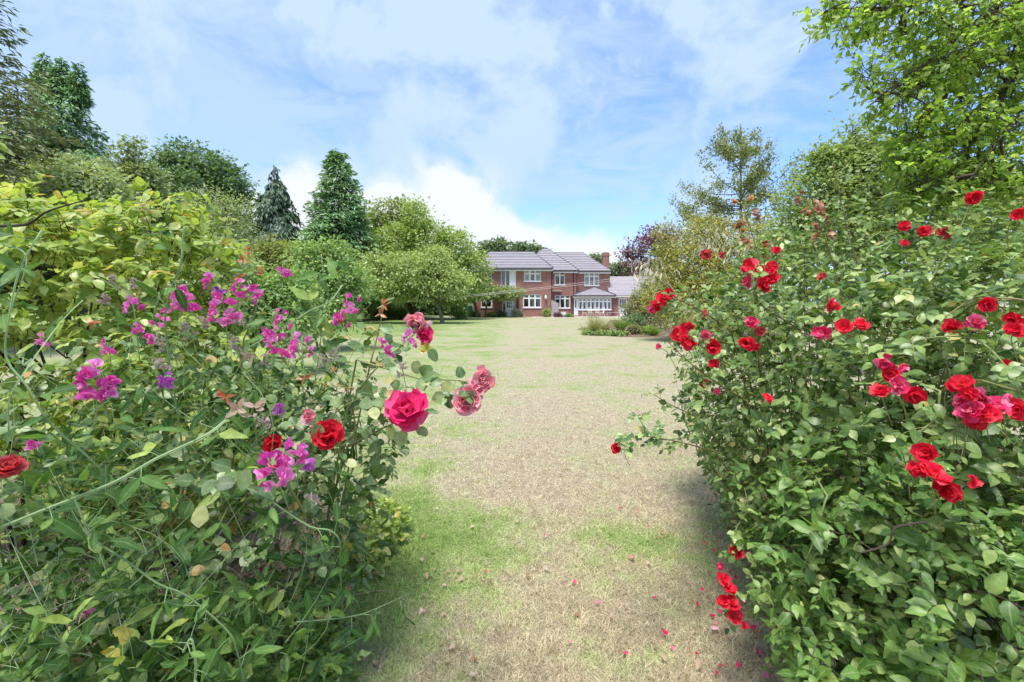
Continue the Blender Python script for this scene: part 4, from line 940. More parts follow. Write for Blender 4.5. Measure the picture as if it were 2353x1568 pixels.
# understorey on the west side
def bush(name, label, cat, lobes, n, per, cr, L, mat, seed, group=None, tp=DIAM, **kw):
    b = np.array(lobes[0][:3])
    return broadleaf(name, label, cat, (b[0], b[1]), lobes, n, per, cr, L, mat, seed, .035, group, tp, limbs=True, twig=.012, stems=2, crown_name='foliage', zmin=.03, **kw)
bush('olive_shrub', 'tall pale green shrub standing left of the lime tree', 'shrub', [lobe(770, 590, 38, 42, 15), lobe(712, 600, 44, 44, 15), lobe(720, 650, 50, 50, 15), lobe(775, 650, 50, 55, 15), lobe(750, 700, 75, 60, 15), lobe(815, 650, 36, 44, 15)], 1000, 12, .16, .11, L_MID, 51, uneven=.35)
bush('yellow_shrub', 'yellow-green shrub in front of the blue conifer', 'shrub', [lobe(640, 585, 40, 32, 21), lobe(605, 605, 40, 40, 21), lobe(670, 610, 40, 40, 21), lobe(640, 650, 70, 60, 21)], 620, 12, .2, .15, fol('yellow_green', (.17, .22, .05), (.33, .36, .11)), 52, uneven=.3)
bush('dense_shrub', 'dense mid green shrub just beyond the sweet peas', 'shrub', [lobe(540, 640, 60, 60, 10), lobe(620, 680, 70, 60, 10), lobe(680, 660, 40, 50, 10), lobe(600, 740, 110, 70, 10)], 1000, 12, .12, .09, L_MID, 53, uneven=.3)
bush('grey_shrub', 'grey-leaved shrub behind the lime-leaved dogwood', 'shrub', [lobe(440, 600, 60, 70, 9), lobe(520, 590, 40, 40, 9), lobe(470, 680, 90, 80, 9)], 800, 12, .11, .085, L_GREY, 54, uneven=.35)
for i, (px, w_, h_, m_, lb) in enumerate(((850, 26, 16, L_MID, 'low green border plant left of the lime tree trunks'), (888, 24, 15, L_GREY, 'grey-green border plant before the lime tree trunks'), (918, 20, 12, L_LIME, 'yellow-green low border plant beside the lime tree trunks'), (1058, 14, 10, L_LIME, 'small yellow-green plant left of the water butt'))):
    bush('border_plant', lb, 'plant', [lobe(px, 731-h_, w_, h_, 42.5), lobe(px+w_*.5, 734-h_*.7, w_*.6, h_*.7, 42.3)], 160, 10, .12, .13, m_, 60+i)
# bed under the house wall
for i, (px0, px1, lb, m_, py) in enumerate(((1079, 1100, 'soft green lavender clump at the left end of the house wall bed', L_MID, 718), (1116, 1142, 'soft green lavender clump right of the doorway tree trunk', L_MID, 720), (1146, 1160, 'dark green low shrub left of the porch door', L_DARK, 716), (1176, 1200, 'white variegated shrub right of the porch door', fol('variegated', (.35, .38, .28), (.62, .62, .52)), 712), (1252, 1262, 'yellow-green potted plant by the screen panel', L_LIME, 712), (1276, 1290, 'reddish low shrub left of the stone urn', L_COPPER, 722), (1299, 1316, 'low green plant right of the stone urn', L_MID, 724))):
    Yw = 47.6; cxm, hw = (px0+px1)/2, (px1-px0)/2
    bush('wall_bed_plant', lb, 'plant', [lobe(cxm-hw*.4, (py+729)/2, hw*.7, (729-py)*.6, Yw), lobe(cxm+hw*.4, (py+729)/2+1, hw*.7, (729-py)*.55, Yw)], 110, 12, .1, .13, m_, 70+i)
tag(MB().lathe([(.14, 0), (.2, .3), (.22, .32), (.19, .33)], (xof(1257, 47.6), 47.5, .01), 18).build('flower_pot', M_TERRA, smooth=True), 'terracotta pot standing left of the screen panel', 'pot')

# ---- east side
Y = 20
rng = np.random.default_rng(181)
BARK_L = leaf_mat('larch_bark', [(0, (.13, .11, .085)), (1, (.20, .17, .13))], .9, 0, .1)
lx, zt = xof(1700, Y), zof(285, Y)
lar = thing('larch_tree', 'sparse olive-gold conifer with open upswept boughs against the sky', 'tree', (lx, Y, 0))
trunk_tube([(lx, Y, -.05), (lx+.05, Y, 4.5), (lx+.03, Y, zt)], .12, .02, lar, BARK_L)
nl = 100; hh = 1.6+(zt-2.0)*np.sort(rng.random(nl)); az = rng.random(nl)*6.283; fr_ = (hh-1.6)/(zt-1.6)
ll = np.interp(fr_, [0, .3, .55, .75, .9, 1], [2.7, 2.6, 2.35, 1.75, 1.0, .35])*rng.uniform(.72, 1.2, nl)
kz = np.sin(az*2+hh*1.3) < .55; hh, az, ll = hh[kz], az[kz], (ll*np.where(np.cos(az) > 0, 1.12, .92))[kz]; nl = len(hh)
hd = np.stack([np.cos(az), np.sin(az), np.zeros(nl)], 1); A_ = np.stack([np.full(nl, lx), np.full(nl, Y), hh], 1)
B_ = A_+hd*(ll*.62)[:, None]; B_[:, 2] += ll*.04; C_ = A_+hd*(ll*1.02)[:, None]; C_[:, 2] += ll*(.22+.38*rng.random(nl))
twigs_mesh('boughs', A_, B_, C_, .022, .006, BARK_L, lar, 5, 7)
kc = 9; tt = np.linspace(.28, 1.0, kc)[None, :, None]+rng.normal(size=(nl, kc, 1))*.03
cc_ = ((1-tt)**2*A_[:, None]+2*tt*(1-tt)*B_[:, None]+tt**2*C_[:, None])+rng.normal(size=(nl, kc, 3))*.07
cc_ = cc_[rng.random((nl, kc)) < .74]; per = 42; cr_ = rng.uniform(.06, .16, len(cc_)); g = rng.normal(size=(len(cc_)*per, 3))*[1, 1, 1.15]
ps = np.repeat(cc_, per, 0)+g*np.repeat(cr_, per)[:, None]; ps[:, 2] -= .05
leaves_mesh('crown', place(DIAM, ps, nrmz(g)*.6+rng.normal(size=g.shape)*.5+[0, 0, .15], UP*.7+rng.normal(size=g.shape)*.6, rng.uniform(.07, .13, len(ps)), rnd=np.clip(np.repeat(rng.random(len(cc_)), per)*.5+rng.random(len(ps))*.5, 0, .99), rng=rng), L_OLIVE, lar)
Y = 18.5
bush('golden_cypress', 'bushy golden yellow-green cypress left of the red roses', 'shrub', [lobe(1600, 600, 60, 60, Y), lobe(1555, 620, 52, 62, Y), lobe(1640, 640, 70, 70, Y), lobe(1530, 680, 48, 56, Y), lobe(1590, 700, 80, 70, Y), lobe(1525, 545, 22, 40, Y), lobe(1680, 600, 60, 60, Y), lobe(1615, 545, 44, 52, Y), lobe(1680, 555, 52, 56, Y), lobe(1745, 560, 52, 64, Y)], 1900, 13, .15, .14, L_GOLD, 82, uneven=.32, tp=SPRAY, droop=.0)
Y = 10
broadleaf('orchard_tree', 'leafy mid green tree filling the space behind the red roses', 'tree', (xof(1960, Y), Y), [lobe(1880, 470, 75, 75, Y), lobe(1960, 420, 80, 80, Y), lobe(2050, 400, 75, 80, Y), lobe(1840, 540, 75, 70, Y), lobe(1930, 530, 100, 90, Y), lobe(2060, 510, 110, 100, Y), lobe(2180, 480, 120, 120, Y), *[lobe(1965, 315, 13, 52, Y), lobe(1990, 345, 22, 30, Y), lobe(1895, 372, 28, 36, Y), lobe(1935, 365, 26, 26, Y)]*3, lobe(2330, 500, 110, 120, Y), lobe(1790, 590, 50, 60, Y)], 3000, 13, .15, .085, fol('orchard_leaf', (0.202, 0.302, 0.090), (0.381, 0.470, 0.190), (0.470, 0.515, 0.246)), 83, .14, uneven=.35)
Y = 27
bush('loose_shrub', 'loose pale shrub in the border before the east range', 'shrub', [lobe(1470, 700, 26, 34, Y), lobe(1490, 670, 20, 36, Y), lobe(1450, 722, 26, 26, Y), lobe(1500, 720, 30, 30, Y)], 500, 12, .15, .11, fol('loose', (.16, .20, .08), (.32, .35, .17)), 84, uneven=.4)
bush('dark_shrub', 'small dark green shrub low in the right border', 'shrub', [lobe(1462, 740, 20, 17, 25), lobe(1450, 748, 14, 12, 25)], 160, 12, .1, .1, L_DARK, 85)
bush('leafy_plant', 'bright green leafy clump at the right border edge', 'plant', [lobe(1488, 762, 22, 12, 22.5), lobe(1505, 766, 14, 10, 22.5)], 170, 12, .07, .09, fol('bright_leaf', (.17, .28, .04), (.30, .42, .10)), 86, tp=SPRAY)
bush('seedhead_plant', 'brownish seed-headed plant at the front of the right border', 'plant', [lobe(1455, 760, 15, 13, 22.5), lobe(1443, 764, 10, 9, 22.5)], 110, 12, .07, .08, fol('seedhead', (.20, .19, .09), (.34, .30, .18)), 87)
M_GRASSY = fol('ornamental_grass', (.30, .32, .13), (.50, .46, .26), (.60, .54, .36))
M_GRASSG = fol('green_blades', (.14, .24, .04), (.28, .40, .10))
def grass_clump(name, label, px, py, Yg, h, sp, n, mat, seed, w=.012, droop=.5, group=None):
    rng = np.random.default_rng(seed); b = np.array([xof(px, Yg), Yg, 0.0])
    t = thing(name, label, 'grass clump', b, group); az = rng.random(n)*6.283; ln = rng.random(n)**.7*sp
    D = np.stack([np.cos(az)*ln, np.sin(az)*ln, np.ones(n)], 1)
    A = b + np.stack([np.cos(az)*ln*.25, np.sin(az)*ln*.25, np.zeros(n)], 1)*h
    blades_mesh('blades', A, D, h*rng.uniform(.55, 1.1, n), w, rng.random(n)*droop, mat, t, 4, rng); return t
grass_clump('ornamental_grass', 'tall straw-coloured grass clump at the left end of the border', 1368, 770, 22.0, 1.15, .35, 420, M_GRASSY, 91, .018)
grass_clump('ornamental_grass', 'shorter straw-coloured grass clump just right of the tallest one', 1390, 766, 23.0, .85, .4, 300, M_GRASSY, 92, .018)
grass_clump('ornamental_grass', 'wispy pale grass clump in front of the garden table', 1348, 768, 22.6, .75, .5, 160, M_GRASSY, 93, .014)
grass_clump('day_lily', 'bright green strap-leaved clump behind the border edge', 1425, 750, 24.5, .95, .55, 320, M_GRASSG, 94, .03, .8)
grass_clump('day_lily', 'bright green strap-leaved clump nearest the lawn corner of the border', 1500, 770, 21.5, .6, .6, 300, M_GRASSG, 95, .025, .8)
for i, (px, Yg) in enumerate(((1352, 21.9), (1380, 21.7), (1405, 21.4), (1428, 21.3))):
    bush('edging_plant', ('first', 'second', 'third', 'fourth')[i]+' low green edging plant along the border, counted from the straw-coloured grass', 'plant', [lobe(px, 694+1046*1.6/Yg-5, 13, 6, Yg)], 70, 10, .05, .07, L_MID, 96+i, 'edging plants along the border')
# ================================================================== NEAR PLANTS
def sprigs(anchor, direc, outw, length, m, rng, Lf, mode='alt', droop=.15, t0=.2, spread=.8, up=.8, outn=.5, jn=.35, taper=.25, jl=.42):
    """leafy shoots: returns arrays for leaves and for the shoot curves"""
    n = len(anchor); direc = nrmz(direc); length = np.broadcast_to(np.asarray(length, float), (n,)); Lf = np.broadcast_to(np.asarray(Lf, float), (n,))
    A = anchor; C = anchor + direc*length[:, None]; C[:, 2] -= droop*length; B = anchor + direc*(length*.5)[:, None]; B[:, 2] += droop*length*.35
    if mode == 'alt': ts = np.linspace(t0, 1, m); sg = np.where(np.arange(m) % 2 == 0, 1, -1)
    elif mode == 'opp': k = m//2; ts = np.repeat(np.linspace(t0, 1, k), 2); sg = np.tile([1, -1], k)
    else: k = (m-1)//2; ts = np.concatenate([np.repeat(np.linspace(t0, .8, k), 2), [1.0]]); sg = np.concatenate([np.tile([1, -1], k), [0]])
    T = nrmz(2*(1-ts)[None, :, None]*(B-A)[:, None] + 2*ts[None, :, None]*(C-B)[:, None])
    pos = ((1-ts)**2)[None, :, None]*A[:, None] + (2*ts*(1-ts))[None, :, None]*B[:, None] + (ts**2)[None, :, None]*C[:, None]
    S = nrmz(np.cross(T, UP*up + outw[:, None]*.6 + rng.normal(size=(n, 1, 3))*.45))
    if mode == 'alt':    # spiral a little round the shoot
        ph = rng.random((n, 1))*6.28 + np.arange(m)[None]*2.4; S2 = np.cross(T, S); Sd = S*np.cos(ph)[..., None]*.9 + S2*np.sin(ph)[..., None]*.6
        D = T*(1-spread*.55) + Sd*spread
    else: D = T*(1-spread*.5) + S*sg[None, :, None]*spread
    D = D + rng.normal(size=D.shape)*.16; D[..., 2] += .04
    N = UP*up + outw[:, None]*outn + rng.normal(size=D.shape)*jn
    L = Lf[:, None]*(1-taper*(ts[None]-.5))*rng.uniform(1-jl, 1+jl, (n, m))
    return pos.reshape(-1, 3), D.reshape(-1, 3), N.reshape(-1, 3), L.ravel(), (A, B, C)
def cat_arrays(*a): return [np.concatenate([x[i] for x in a]) for i in range(4)]
def project(p): return CX + p[:, 0]/p[:, 1]*F, HY - (p[:, 2]-CH)/p[:, 1]*F
def inside(poly, x, y):
    poly = np.asarray(poly, float); c = np.zeros(len(x), bool); j = len(poly)-1
    for i in range(len(poly)):
        xi, yi = poly[i]; xj, yj = poly[j]
        c ^= ((yi > y) != (yj > y)) & (x < (xj-xi)*(y-yi)/(yj-yi+1e-9)+xi); j = i
    return c
def near_mat(name, stops, **kw):
    kw.setdefault('rough', .38); kw.setdefault('trans', .28); kw.setdefault('spec', .5); kw.setdefault('vein', .35); kw.setdefault('blotch', .85)
    return leaf_mat(name, stops, **kw)
N_DOG = near_mat('dogwood_leaf', [(0, (.20, .30, .05)), (.3, (.32, .43, .085)), (.7, (.42, .52, .14)), (.93, (.52, .56, .22)), (1, (.60, .42, .10))], trans=.45, vein=.25)
N_PEA = near_mat('pea_leaf', [(0, (.035, .09, .02)), (.4, (.07, .16, .036)), (.8, (.14, .265, .055)), (1, (.38, .48, .12))], trans=.38, rough=.5, spec=.25)
N_ROSE = near_mat('rose_leaf', [(0, (.06, .12, .035)), (.4, (.13, .22, .07)), (.8, (.25, .33, .15)), (.96, (.40, .44, .18)), (1, (.52, .27, .09))], trans=.25, rough=.42, spec=.45)
N_RED = near_mat('red_rose_leaf', [(0, (.05, .105, .022)), (.4, (.13, .23, .05)), (.8, (.26, .37, .105)), (.97, (.42, .50, .20)), (1, (.52, .44, .14))], trans=.3, rough=.4, spec=.5)
N_HON = near_mat('honeysuckle_leaf', [(0, (.065, .145, .025)), (.4, (.125, .245, .045)), (.8, (.21, .34, .08)), (1, (.36, .46, .14))], trans=.34, rough=.42, vein=.5, spec=.42)
N_YOUNG = near_mat('bronze_shoot_leaf', [(0, (.20, .05, .03)), (.5, (.34, .10, .045)), (1, (.42, .22, .10))], trans=.35, vein=.15)
N_DUSKY = near_mat('dusky_pink_leaf', [(0, (.30, .20, .15)), (.5, (.42, .29, .23)), (1, (.48, .38, .30))], trans=.35, vein=.15)
N_ORANGE = near_mat('orange_shoot_leaf', [(0, (.42, .07, .03)), (.6, (.55, .16, .06)), (1, (.5, .27, .12))], trans=.35, vein=.15)
N_YELLOW = near_mat('yellowed_leaf', [(0, (.50, .38, .03)), (.6, (.48, .44, .10)), (1, (.40, .43, .12))], trans=.3, vein=.1)
N_APPLE = near_mat('orchard_apple_leaf', [(0, (.17, .30, .05)), (.4, (.26, .41, .08)), (.8, (.37, .52, .125)), (1, (.47, .58, .20))], trans=.68, rough=.42, vein=.15)
S_PEA = leaf_mat('pea_stem', [(0, (.17, .26, .11)), (.5, (.22, .32, .14)), (1, (.30, .37, .19))], .5, .0, .35)
S_ROSE = leaf_mat('rose_cane', [(0, (.10, .085, .045)), (.5, (.15, .14, .06)), (1, (.20, .12, .07))], .6, .0, .3)
S_GREEN = leaf_mat('green_shoot', [(0, (.16, .22, .07)), (.5, (.26, .28, .11)), (1, (.30, .22, .11))], .5, .0, .3)
S_DEAD = leaf_mat('dead_stem', [(0, (.16, .115, .085)), (.5, (.26, .20, .15)), (1, (.38, .31, .24))], .8, .0, .2)
S_WOOD = leaf_mat('shrub_wood', [(0, (.05, .038, .03)), (1, (.10, .075, .055))], .8, .0, .2)

def stems(parent, A, B, C, r0, r1, mat, n_parts=0, name='stem', mass='twigs', sides=5):
    """the thickest few stems as parts of their own, the rest joined"""
    n = len(A)
    for i in range(min(n_parts, n)):
        t = np.linspace(0, 1, 9)[:, None]; pts = (1-t)**2*A[i]+2*t*(1-t)*B[i]+t*t*C[i]
        ra, rb = (np.broadcast_to(np.asarray(r, float), (n,))[i] for r in (r0, r1))
        MB().tube(pts, np.linspace(ra, rb, 9), 6).build(name, mat, parent, True)
    if n > n_parts:
        s = slice(n_parts, n); f = lambda r: np.broadcast_to(np.asarray(r, float), (n,))[s]
        twigs_mesh(mass, A[s], B[s], C[s], f(r0), f(r1), mat, parent, 3, 4)
def leaf_set(parent, arr, tp, mat, rng, n_parts, wid=1.0, keep=None, name='leaf', mass='foliage'):
    pos, D, N, L = arr
    if keep is not None: pos, D, N, L = pos[keep], D[keep], N[keep], L[keep]
    pl = place(tp, pos, D, N, L, wid=wid, rng=rng); leafy(parent, pl, mat, n_parts, name, mass); return pl

# ------------------------------------------------------------------ flowers
def petal_mat(name, stops, base, **kw):
    return leaf_mat(name, stops, rough=.6, trans=.4, spec=.2, base=base, tint=(1.1, 1.0, 1.0), **kw)
F_CRIM = petal_mat('crimson_petal', [(0, (.72, .02, .15)), (.5, (.88, .05, .23)), (1, (.93, .16, .36))], ((.80, .25, .38), 0.0, .35, .6))
F_PINK = petal_mat('pink_petal', [(0, (.84, .22, .30)), (.5, (.92, .42, .48)), (1, (.95, .64, .68))], ((.85, .14, .24), 0.0, .5, .45))
F_CORAL = petal_mat('coral_petal', [(0, (.66, .04, .05)), (.5, (.74, .10, .11)), (1, (.80, .22, .20))], ((.6, .03, .04), 0.0, .5, .6))
F_RED = petal_mat('scarlet_petal', [(0, (.68, .010, .04)), (.5, (.86, .025, .07)), (1, (.92, .09, .13))], ((.75, .20, .10), 0.0, .22, .5))
F_MAG = petal_mat('cerise_petal', [(0, (.66, .012, .09)), (.5, (.82, .06, .20)), (1, (.90, .30, .46))], ((.78, .38, .50), 0.0, .4, .7))
F_DEEP = petal_mat('deep_red_petal', [(0, (.52, .008, .022)), (.5, (.70, .015, .04)), (1, (.80, .04, .07))], ((.4, .05, .03), 0.0, .22, .5))
F_PEA = petal_mat('sweet_pea_petal', [(0, (.74, .06, .40)), (.5, (.90, .18, .60)), (1, (.95, .42, .78))], ((.78, .36, .62), 0.0, .35, .5))
F_PURP = petal_mat('purple_pea_petal', [(0, (.36, .06, .40)), (.5, (.58, .10, .52)), (1, (.62, .32, .70))], ((.6, .4, .65), 0.0, .35, .5))
F_FADE = petal_mat('faded_flower', [(0, (.48, .38, .30)), (.5, (.62, .53, .44)), (1, (.56, .44, .50))], ((.3, .34, .2), 0.0, .3, .6))
F_CENT = plain_mat('stamens', (.62, .42, .06), .8, .2, .2, 200)
F_DUSK = petal_mat('dried_petal', [(0, (.40, .20, .12)), (.5, (.55, .40, .27)), (1, (.62, .52, .42))], ((.5, .4, .3), 0.0, .3, .4))
def rose(parent, c, axis, rad, mat, rng, style='double', parts=True, name='rose_bloom'):
    axis = nrmz(np.asarray(axis, float)); u = nrmz(np.cross(axis, [.3, .2, .93])); v = np.cross(axis, u)
    rings = {'double': [(8, 82, 1.0), (7, 62, .95), (7, 44, .84), (5, 26, .68), (4, 10, .5)], 'semi': [(7, 84, 1.0), (6, 64, .92), (5, 46, .78), (4, 24, .58)], 'open': [(6, 86, 1.0), (6, 68, .85), (3, 40, .55)], 'pom': [(9, 100, .9), (8, 78, .95), (8, 58, .92), (7, 38, .8), (5, 18, .62)]}[style]
    pos, D, N, L = [], [], [], []
    for n, tilt, s in rings:
        a0 = rng.random()*6.28
        for k in range(n):
            a = a0+k*6.283/n+rng.normal()*.12; ti = R(tilt+rng.normal()*15); rv = u*math.cos(a)+v*math.sin(a)
            pos.append(c+axis*rad*(.05+.25*(1-s))+rv*rad*.05); D.append(rv*math.sin(ti)+axis*math.cos(ti)); N.append(axis*math.sin(ti)-rv*math.cos(ti)); L.append(rad*s*rng.uniform(.72, 1.15))
    pl = place(PETAL, np.array(pos), np.array(D), np.array(N), np.array(L), wid=1.05, rng=rng)
    core = MB().lathe([(.02*rad, -.22*rad), (.16*rad, -.14*rad), (.14*rad, .02*rad), (.03*rad, .1*rad)], (0, 0, 0), 8)
    me = core.mesh('calyx', S_GREEN, True)
    b = mobj(name, me, parent); b.matrix_basis = Matrix.Translation(Vector(c)) @ Vector(axis).to_track_quat('Z', 'Y').to_matrix().to_4x4()
    bp = Vector(c); rot = b.matrix_basis.inverted()
    def child(o): o.parent = b; o.matrix_parent_inverse = rot @ Matrix.Translation(Vector(parent.location)*0)
    if parts:
        for i in range(len(pos)):
            o = bpy.data.objects.new('petal', PETAL.mesh(int(pl['idx'][i]), mat)); COL.objects.link(o); child(o)
            Wv, Dd, Nn, l, p = pl['Wv'][i], pl['D'][i], pl['N'][i], pl['L'][i], pl['pos'][i]
            o.matrix_basis = Matrix(((Wv[0]*l, Dd[0]*l, Nn[0]*l, p[0]), (Wv[1]*l, Dd[1]*l, Nn[1]*l, p[1]), (Wv[2]*l, Dd[2]*l, Nn[2]*l, p[2]), (0, 0, 0, 1)))
    else:
        o = leaves_mesh('petals', pl, mat, None, kind=None); child(o)
    if style in ('semi', 'open'):
        o = MB().lathe([(.02*rad, .02*rad), (.15*rad, .06*rad), (.12*rad, .22*rad), (.02*rad, .24*rad)], (0, 0, 0), 9).build('stamens', F_CENT, None, True)
        o.parent = b
    return b
def floret_mesh(mat, seed):
    rng = np.random.default_rng(seed)
    pos = np.zeros((5, 3)); s = rng.normal(size=5)*.06
    D = np.array([(.45, .25+s[0], .85), (-.45, .25+s[1], .85), (.35, 1.0, -.05+s[2]), (-.35, 1.0, -.05+s[3]), (0, 1.0, -.35)])
    N = np.array([(.15, 1, -.2), (-.15, 1, -.2), (-.8, .1, .6), (.8, .1, .6), (0, .3, 1)])
    pl = place(PETAL, pos, D, N, np.array([1.0, 1.0, .72, .72, .5]), wid=np.array([1.25, 1.25, .9, .9, .6]), rnd=rng.random(5)*.5+np.array([.3, .3, .1, .1, .2]), rng=rng)
    V = pl['V']; n, k = V.shape[:2]
    return raw_mesh('floret', V.reshape(-1, 3), (PETAL.loops[None]+(np.arange(n)*k)[:, None]).ravel(), np.tile(PETAL.sizes, n), mat, {'rnd': np.repeat(pl['rnd'], k)*.4, 'along': np.tile(PETAL.along, n), 'side': np.tile(PETAL.side, n)})
FLO = {m.name: [floret_mesh(m, i) for i in range(5)] for m in (F_PEA, F_PURP, F_FADE)}
def raceme(parent, c, rad, mat, rng, n=8, size=.014, name='flower_spray'):
    """a head of pea florets round a short stalk; rad in m"""
    ax = nrmz(np.array([rng.normal()*.35, -.25+rng.normal()*.2, 1.0])); a, b = c-ax*rad*1.0, c+ax*rad*.9
    st = MB().tube(curve_pts([a-ax*rad*1.6+rng.normal(size=3)*rad*.2, a, b], 8), .0013, 5).build(name, S_PEA, parent, True)
    for i in range(n):
        t = (i+.5)/n; p = a+(b-a)*t; ang = rng.normal()*1.1-math.pi/2
        out = nrmz(np.array([math.cos(ang), math.sin(ang), .1+.35*t+rng.normal()*.15])); p = p+out*rad*.55*(1.1-t*.5)
        o = bpy.data.objects.new('floret', FLO[mat.name][int(rng.integers(5))]); link(o, parent); o.parent = st; o.matrix_parent_inverse = Matrix.Identity(4) if True else None
        s = size*rng.uniform(.8, 1.2)*(1.05-.35*t); z = nrmz(UP+rng.normal(size=3)*.3-out*out[2]); x = nrmz(np.cross(out, z)); z = np.cross(x, out)
        o.matrix_basis = Matrix(((x[0]*s, out[0]*s, z[0]*s, p[0]), (x[1]*s, out[1]*s, z[1]*s, p[1]), (x[2]*s, out[2]*s, z[2]*s, p[2]), (0, 0, 0, 1)))
        o.matrix_parent_inverse = Matrix.Translation(-Vector(parent.location)) @ Matrix.Translation(Vector(parent.location))
    return st

# ------------------------------------------------------------------ dogwood at the back of the west bed
rng = np.random.default_rng(101)
dog = thing('dogwood_shrub', 'lime-leaved broad shrub rising behind the sweet peas', 'shrub', (-2.9, 3.0, 0))
dl = [(-2.95, 3.0, 1.3, 1.0, .75, 1.05), (-2.3, 3.0, 1.55, .44, .5, .78), (-3.15, 2.9, 1.72, .75, .6, .6), (-2.1, 2.9, .9, .55, .6, .72)]
a, nn = shell(dl, 1400, .66, rng, .16, 2.0, .1, .6)
dv = nn*.75 + UP*.45 + rng.normal(size=a.shape)*.3
pos, D, N, L, tw = sprigs(a-nrmz(dv)*.12, dv, nn, rng.uniform(.16, .32, len(a)), 8, rng, .07, 'opp', .3, .25, .85, .7, .55)
leaf_set(dog, (pos, D, N, L), OVATE, N_DOG, rng, 300)
stems(dog, *tw, .0028, .0012, S_WOOD, 0)
b0 = np.array([-2.7, 3.0, 0])+rng.normal(size=(26, 3))*[.35, .25, 0]; e0_ = a[rng.choice(len(a), 26)]
stems(dog, b0, (b0+e0_)/2+[0, 0, .25], e0_, .011, .004, S_WOOD, 26)
# a long bare branch with a few turning leaves, in front of the shrub
brp = [P(-30, 520, 1.75), P(60, 516, 1.72), P(110, 486, 1.7), P(190, 462, 1.7)]
MB().tube(curve_pts(brp, 14), np.linspace(.0065, .002, 16)[:len(curve_pts(brp, 14))], 6).build('branch', S_WOOD, dog, True)

# ------------------------------------------------------------------ pink rose bush and everlasting pea, west bed
rng = np.random.default_rng(202)
rb = thing('pink_rose_bush', 'sprawling pink and crimson rose bush tangled with sweet peas', 'rose bush', (-1.15, 2.1, 0))
WEST = [(-60, 640), (480, 700), (560, 740), (700, 720), (860, 740), (1000, 790), (1010, 850), (930, 900), (890, 1000), (880, 1090), (840, 1180), (870, 1260), (860, 1330), (800, 1470), (700, 1600), (-60, 1600)]
wl_ = [(-1.25, 2.0, .75, .62, .6, .62), (-.95, 2.2, .95, .38, .5, .5), (-1.6, 1.9, .9, .6, .55, .55)]
a, nn = shell(wl_, 800, .6, rng, .2, 5.0, .12, .7)
x, y = project(a); a, nn = a[inside(WEST, x, y)], nn[inside(WEST, x, y)]
dv = nn*.8 + UP*.15 + rng.normal(size=a.shape)*.4
p1 = sprigs(a, dv, nn, rng.uniform(.07, .11, len(a)), 5, rng, .038, 'pin', .2, .35, .85, .8, .5)
# leaves strung along the explicit canes
canes = [[(798, 1028, 1.75), (850, 1000, 1.6), (889, 980, 1.5), (925, 965, 1.42)], [(819, 827, 1.7), (903, 852, 1.6), (967, 871, 1.55), (1026, 873, 1.5), (1072, 877, 1.45)], [(700, 1180, 1.6), (640, 1060, 1.45), (690, 1010, 1.4), (750, 1005, 1.35)],
         [(332, 1272, 1.7), (375, 1210, 1.6), (422, 1155, 1.5), (469, 1120, 1.4), (512, 1100, 1.3)], [(820, 900, 1.9), (880, 830, 1.8), (930, 790, 1.75), (968, 750, 1.7)], [(560, 780, 2.0), (590, 700, 1.95), (560, 620, 1.9)], [(850, 840, 1.9), (870, 760, 1.9), (882, 705, 1.88)], [(-20, 1160, 1.4), (0, 1110, 1.3), (16, 1085, 1.2)],
         [(740, 1240, 1.8), (700, 1100, 1.7), (760, 960, 1.6), (880, 890, 1.55)], [(820, 1050, 1.9), (800, 900, 1.8), (700, 790, 1.8)]]
ca, cd = [], []
for i, cpt in enumerate(canes):
    pts = curve_pts([P(*q) for q in cpt], 16); root = np.array([pts[0][0]-.38, pts[0][1]+.45, 0.0]); full = np.vstack([curve_pts([root, (root+pts[0])/2+[0, 0, .05], pts[0]], 8)[:-1], pts])
    MB().tube(full, np.linspace(.0045, .002, len(full)), 6).build('cane', S_ROSE if i in (0, 3) else S_GREEN, rb, True)
    for k in range(2, len(pts)-1, 3): ca.append(pts[k]); cd.append(nrmz(np.gradient(pts, axis=0)[k])*.4+rng.normal(size=3)*.7+[0, -.4, .1])
th = MB(); cp_ = curve_pts([P(*q) for q in canes[3]], 40)
for q in cp_[::1]:
    d = nrmz(rng.normal(size=3)); th.tube([q+d*.004, q+d*.012], [.0016, .0003], 4, False)
th.build('thorns', S_ROSE, rb)
ca, cd = np.array(ca), np.array(cd); on = nrmz(cd+[0, -.8, .4])
p2 = sprigs(ca, cd, on, .085, 5, rng, .042, 'pin', .25, .35, .85, .7, .9)
leaf_set(rb, cat_arrays(p1[:4], p2[:4]), ROUND, N_ROSE, rng, 290)
stems(rb, *[np.concatenate([p1[4][k], p2[4][k]]) for k in range(3)], .0014, .0008, S_GREEN)
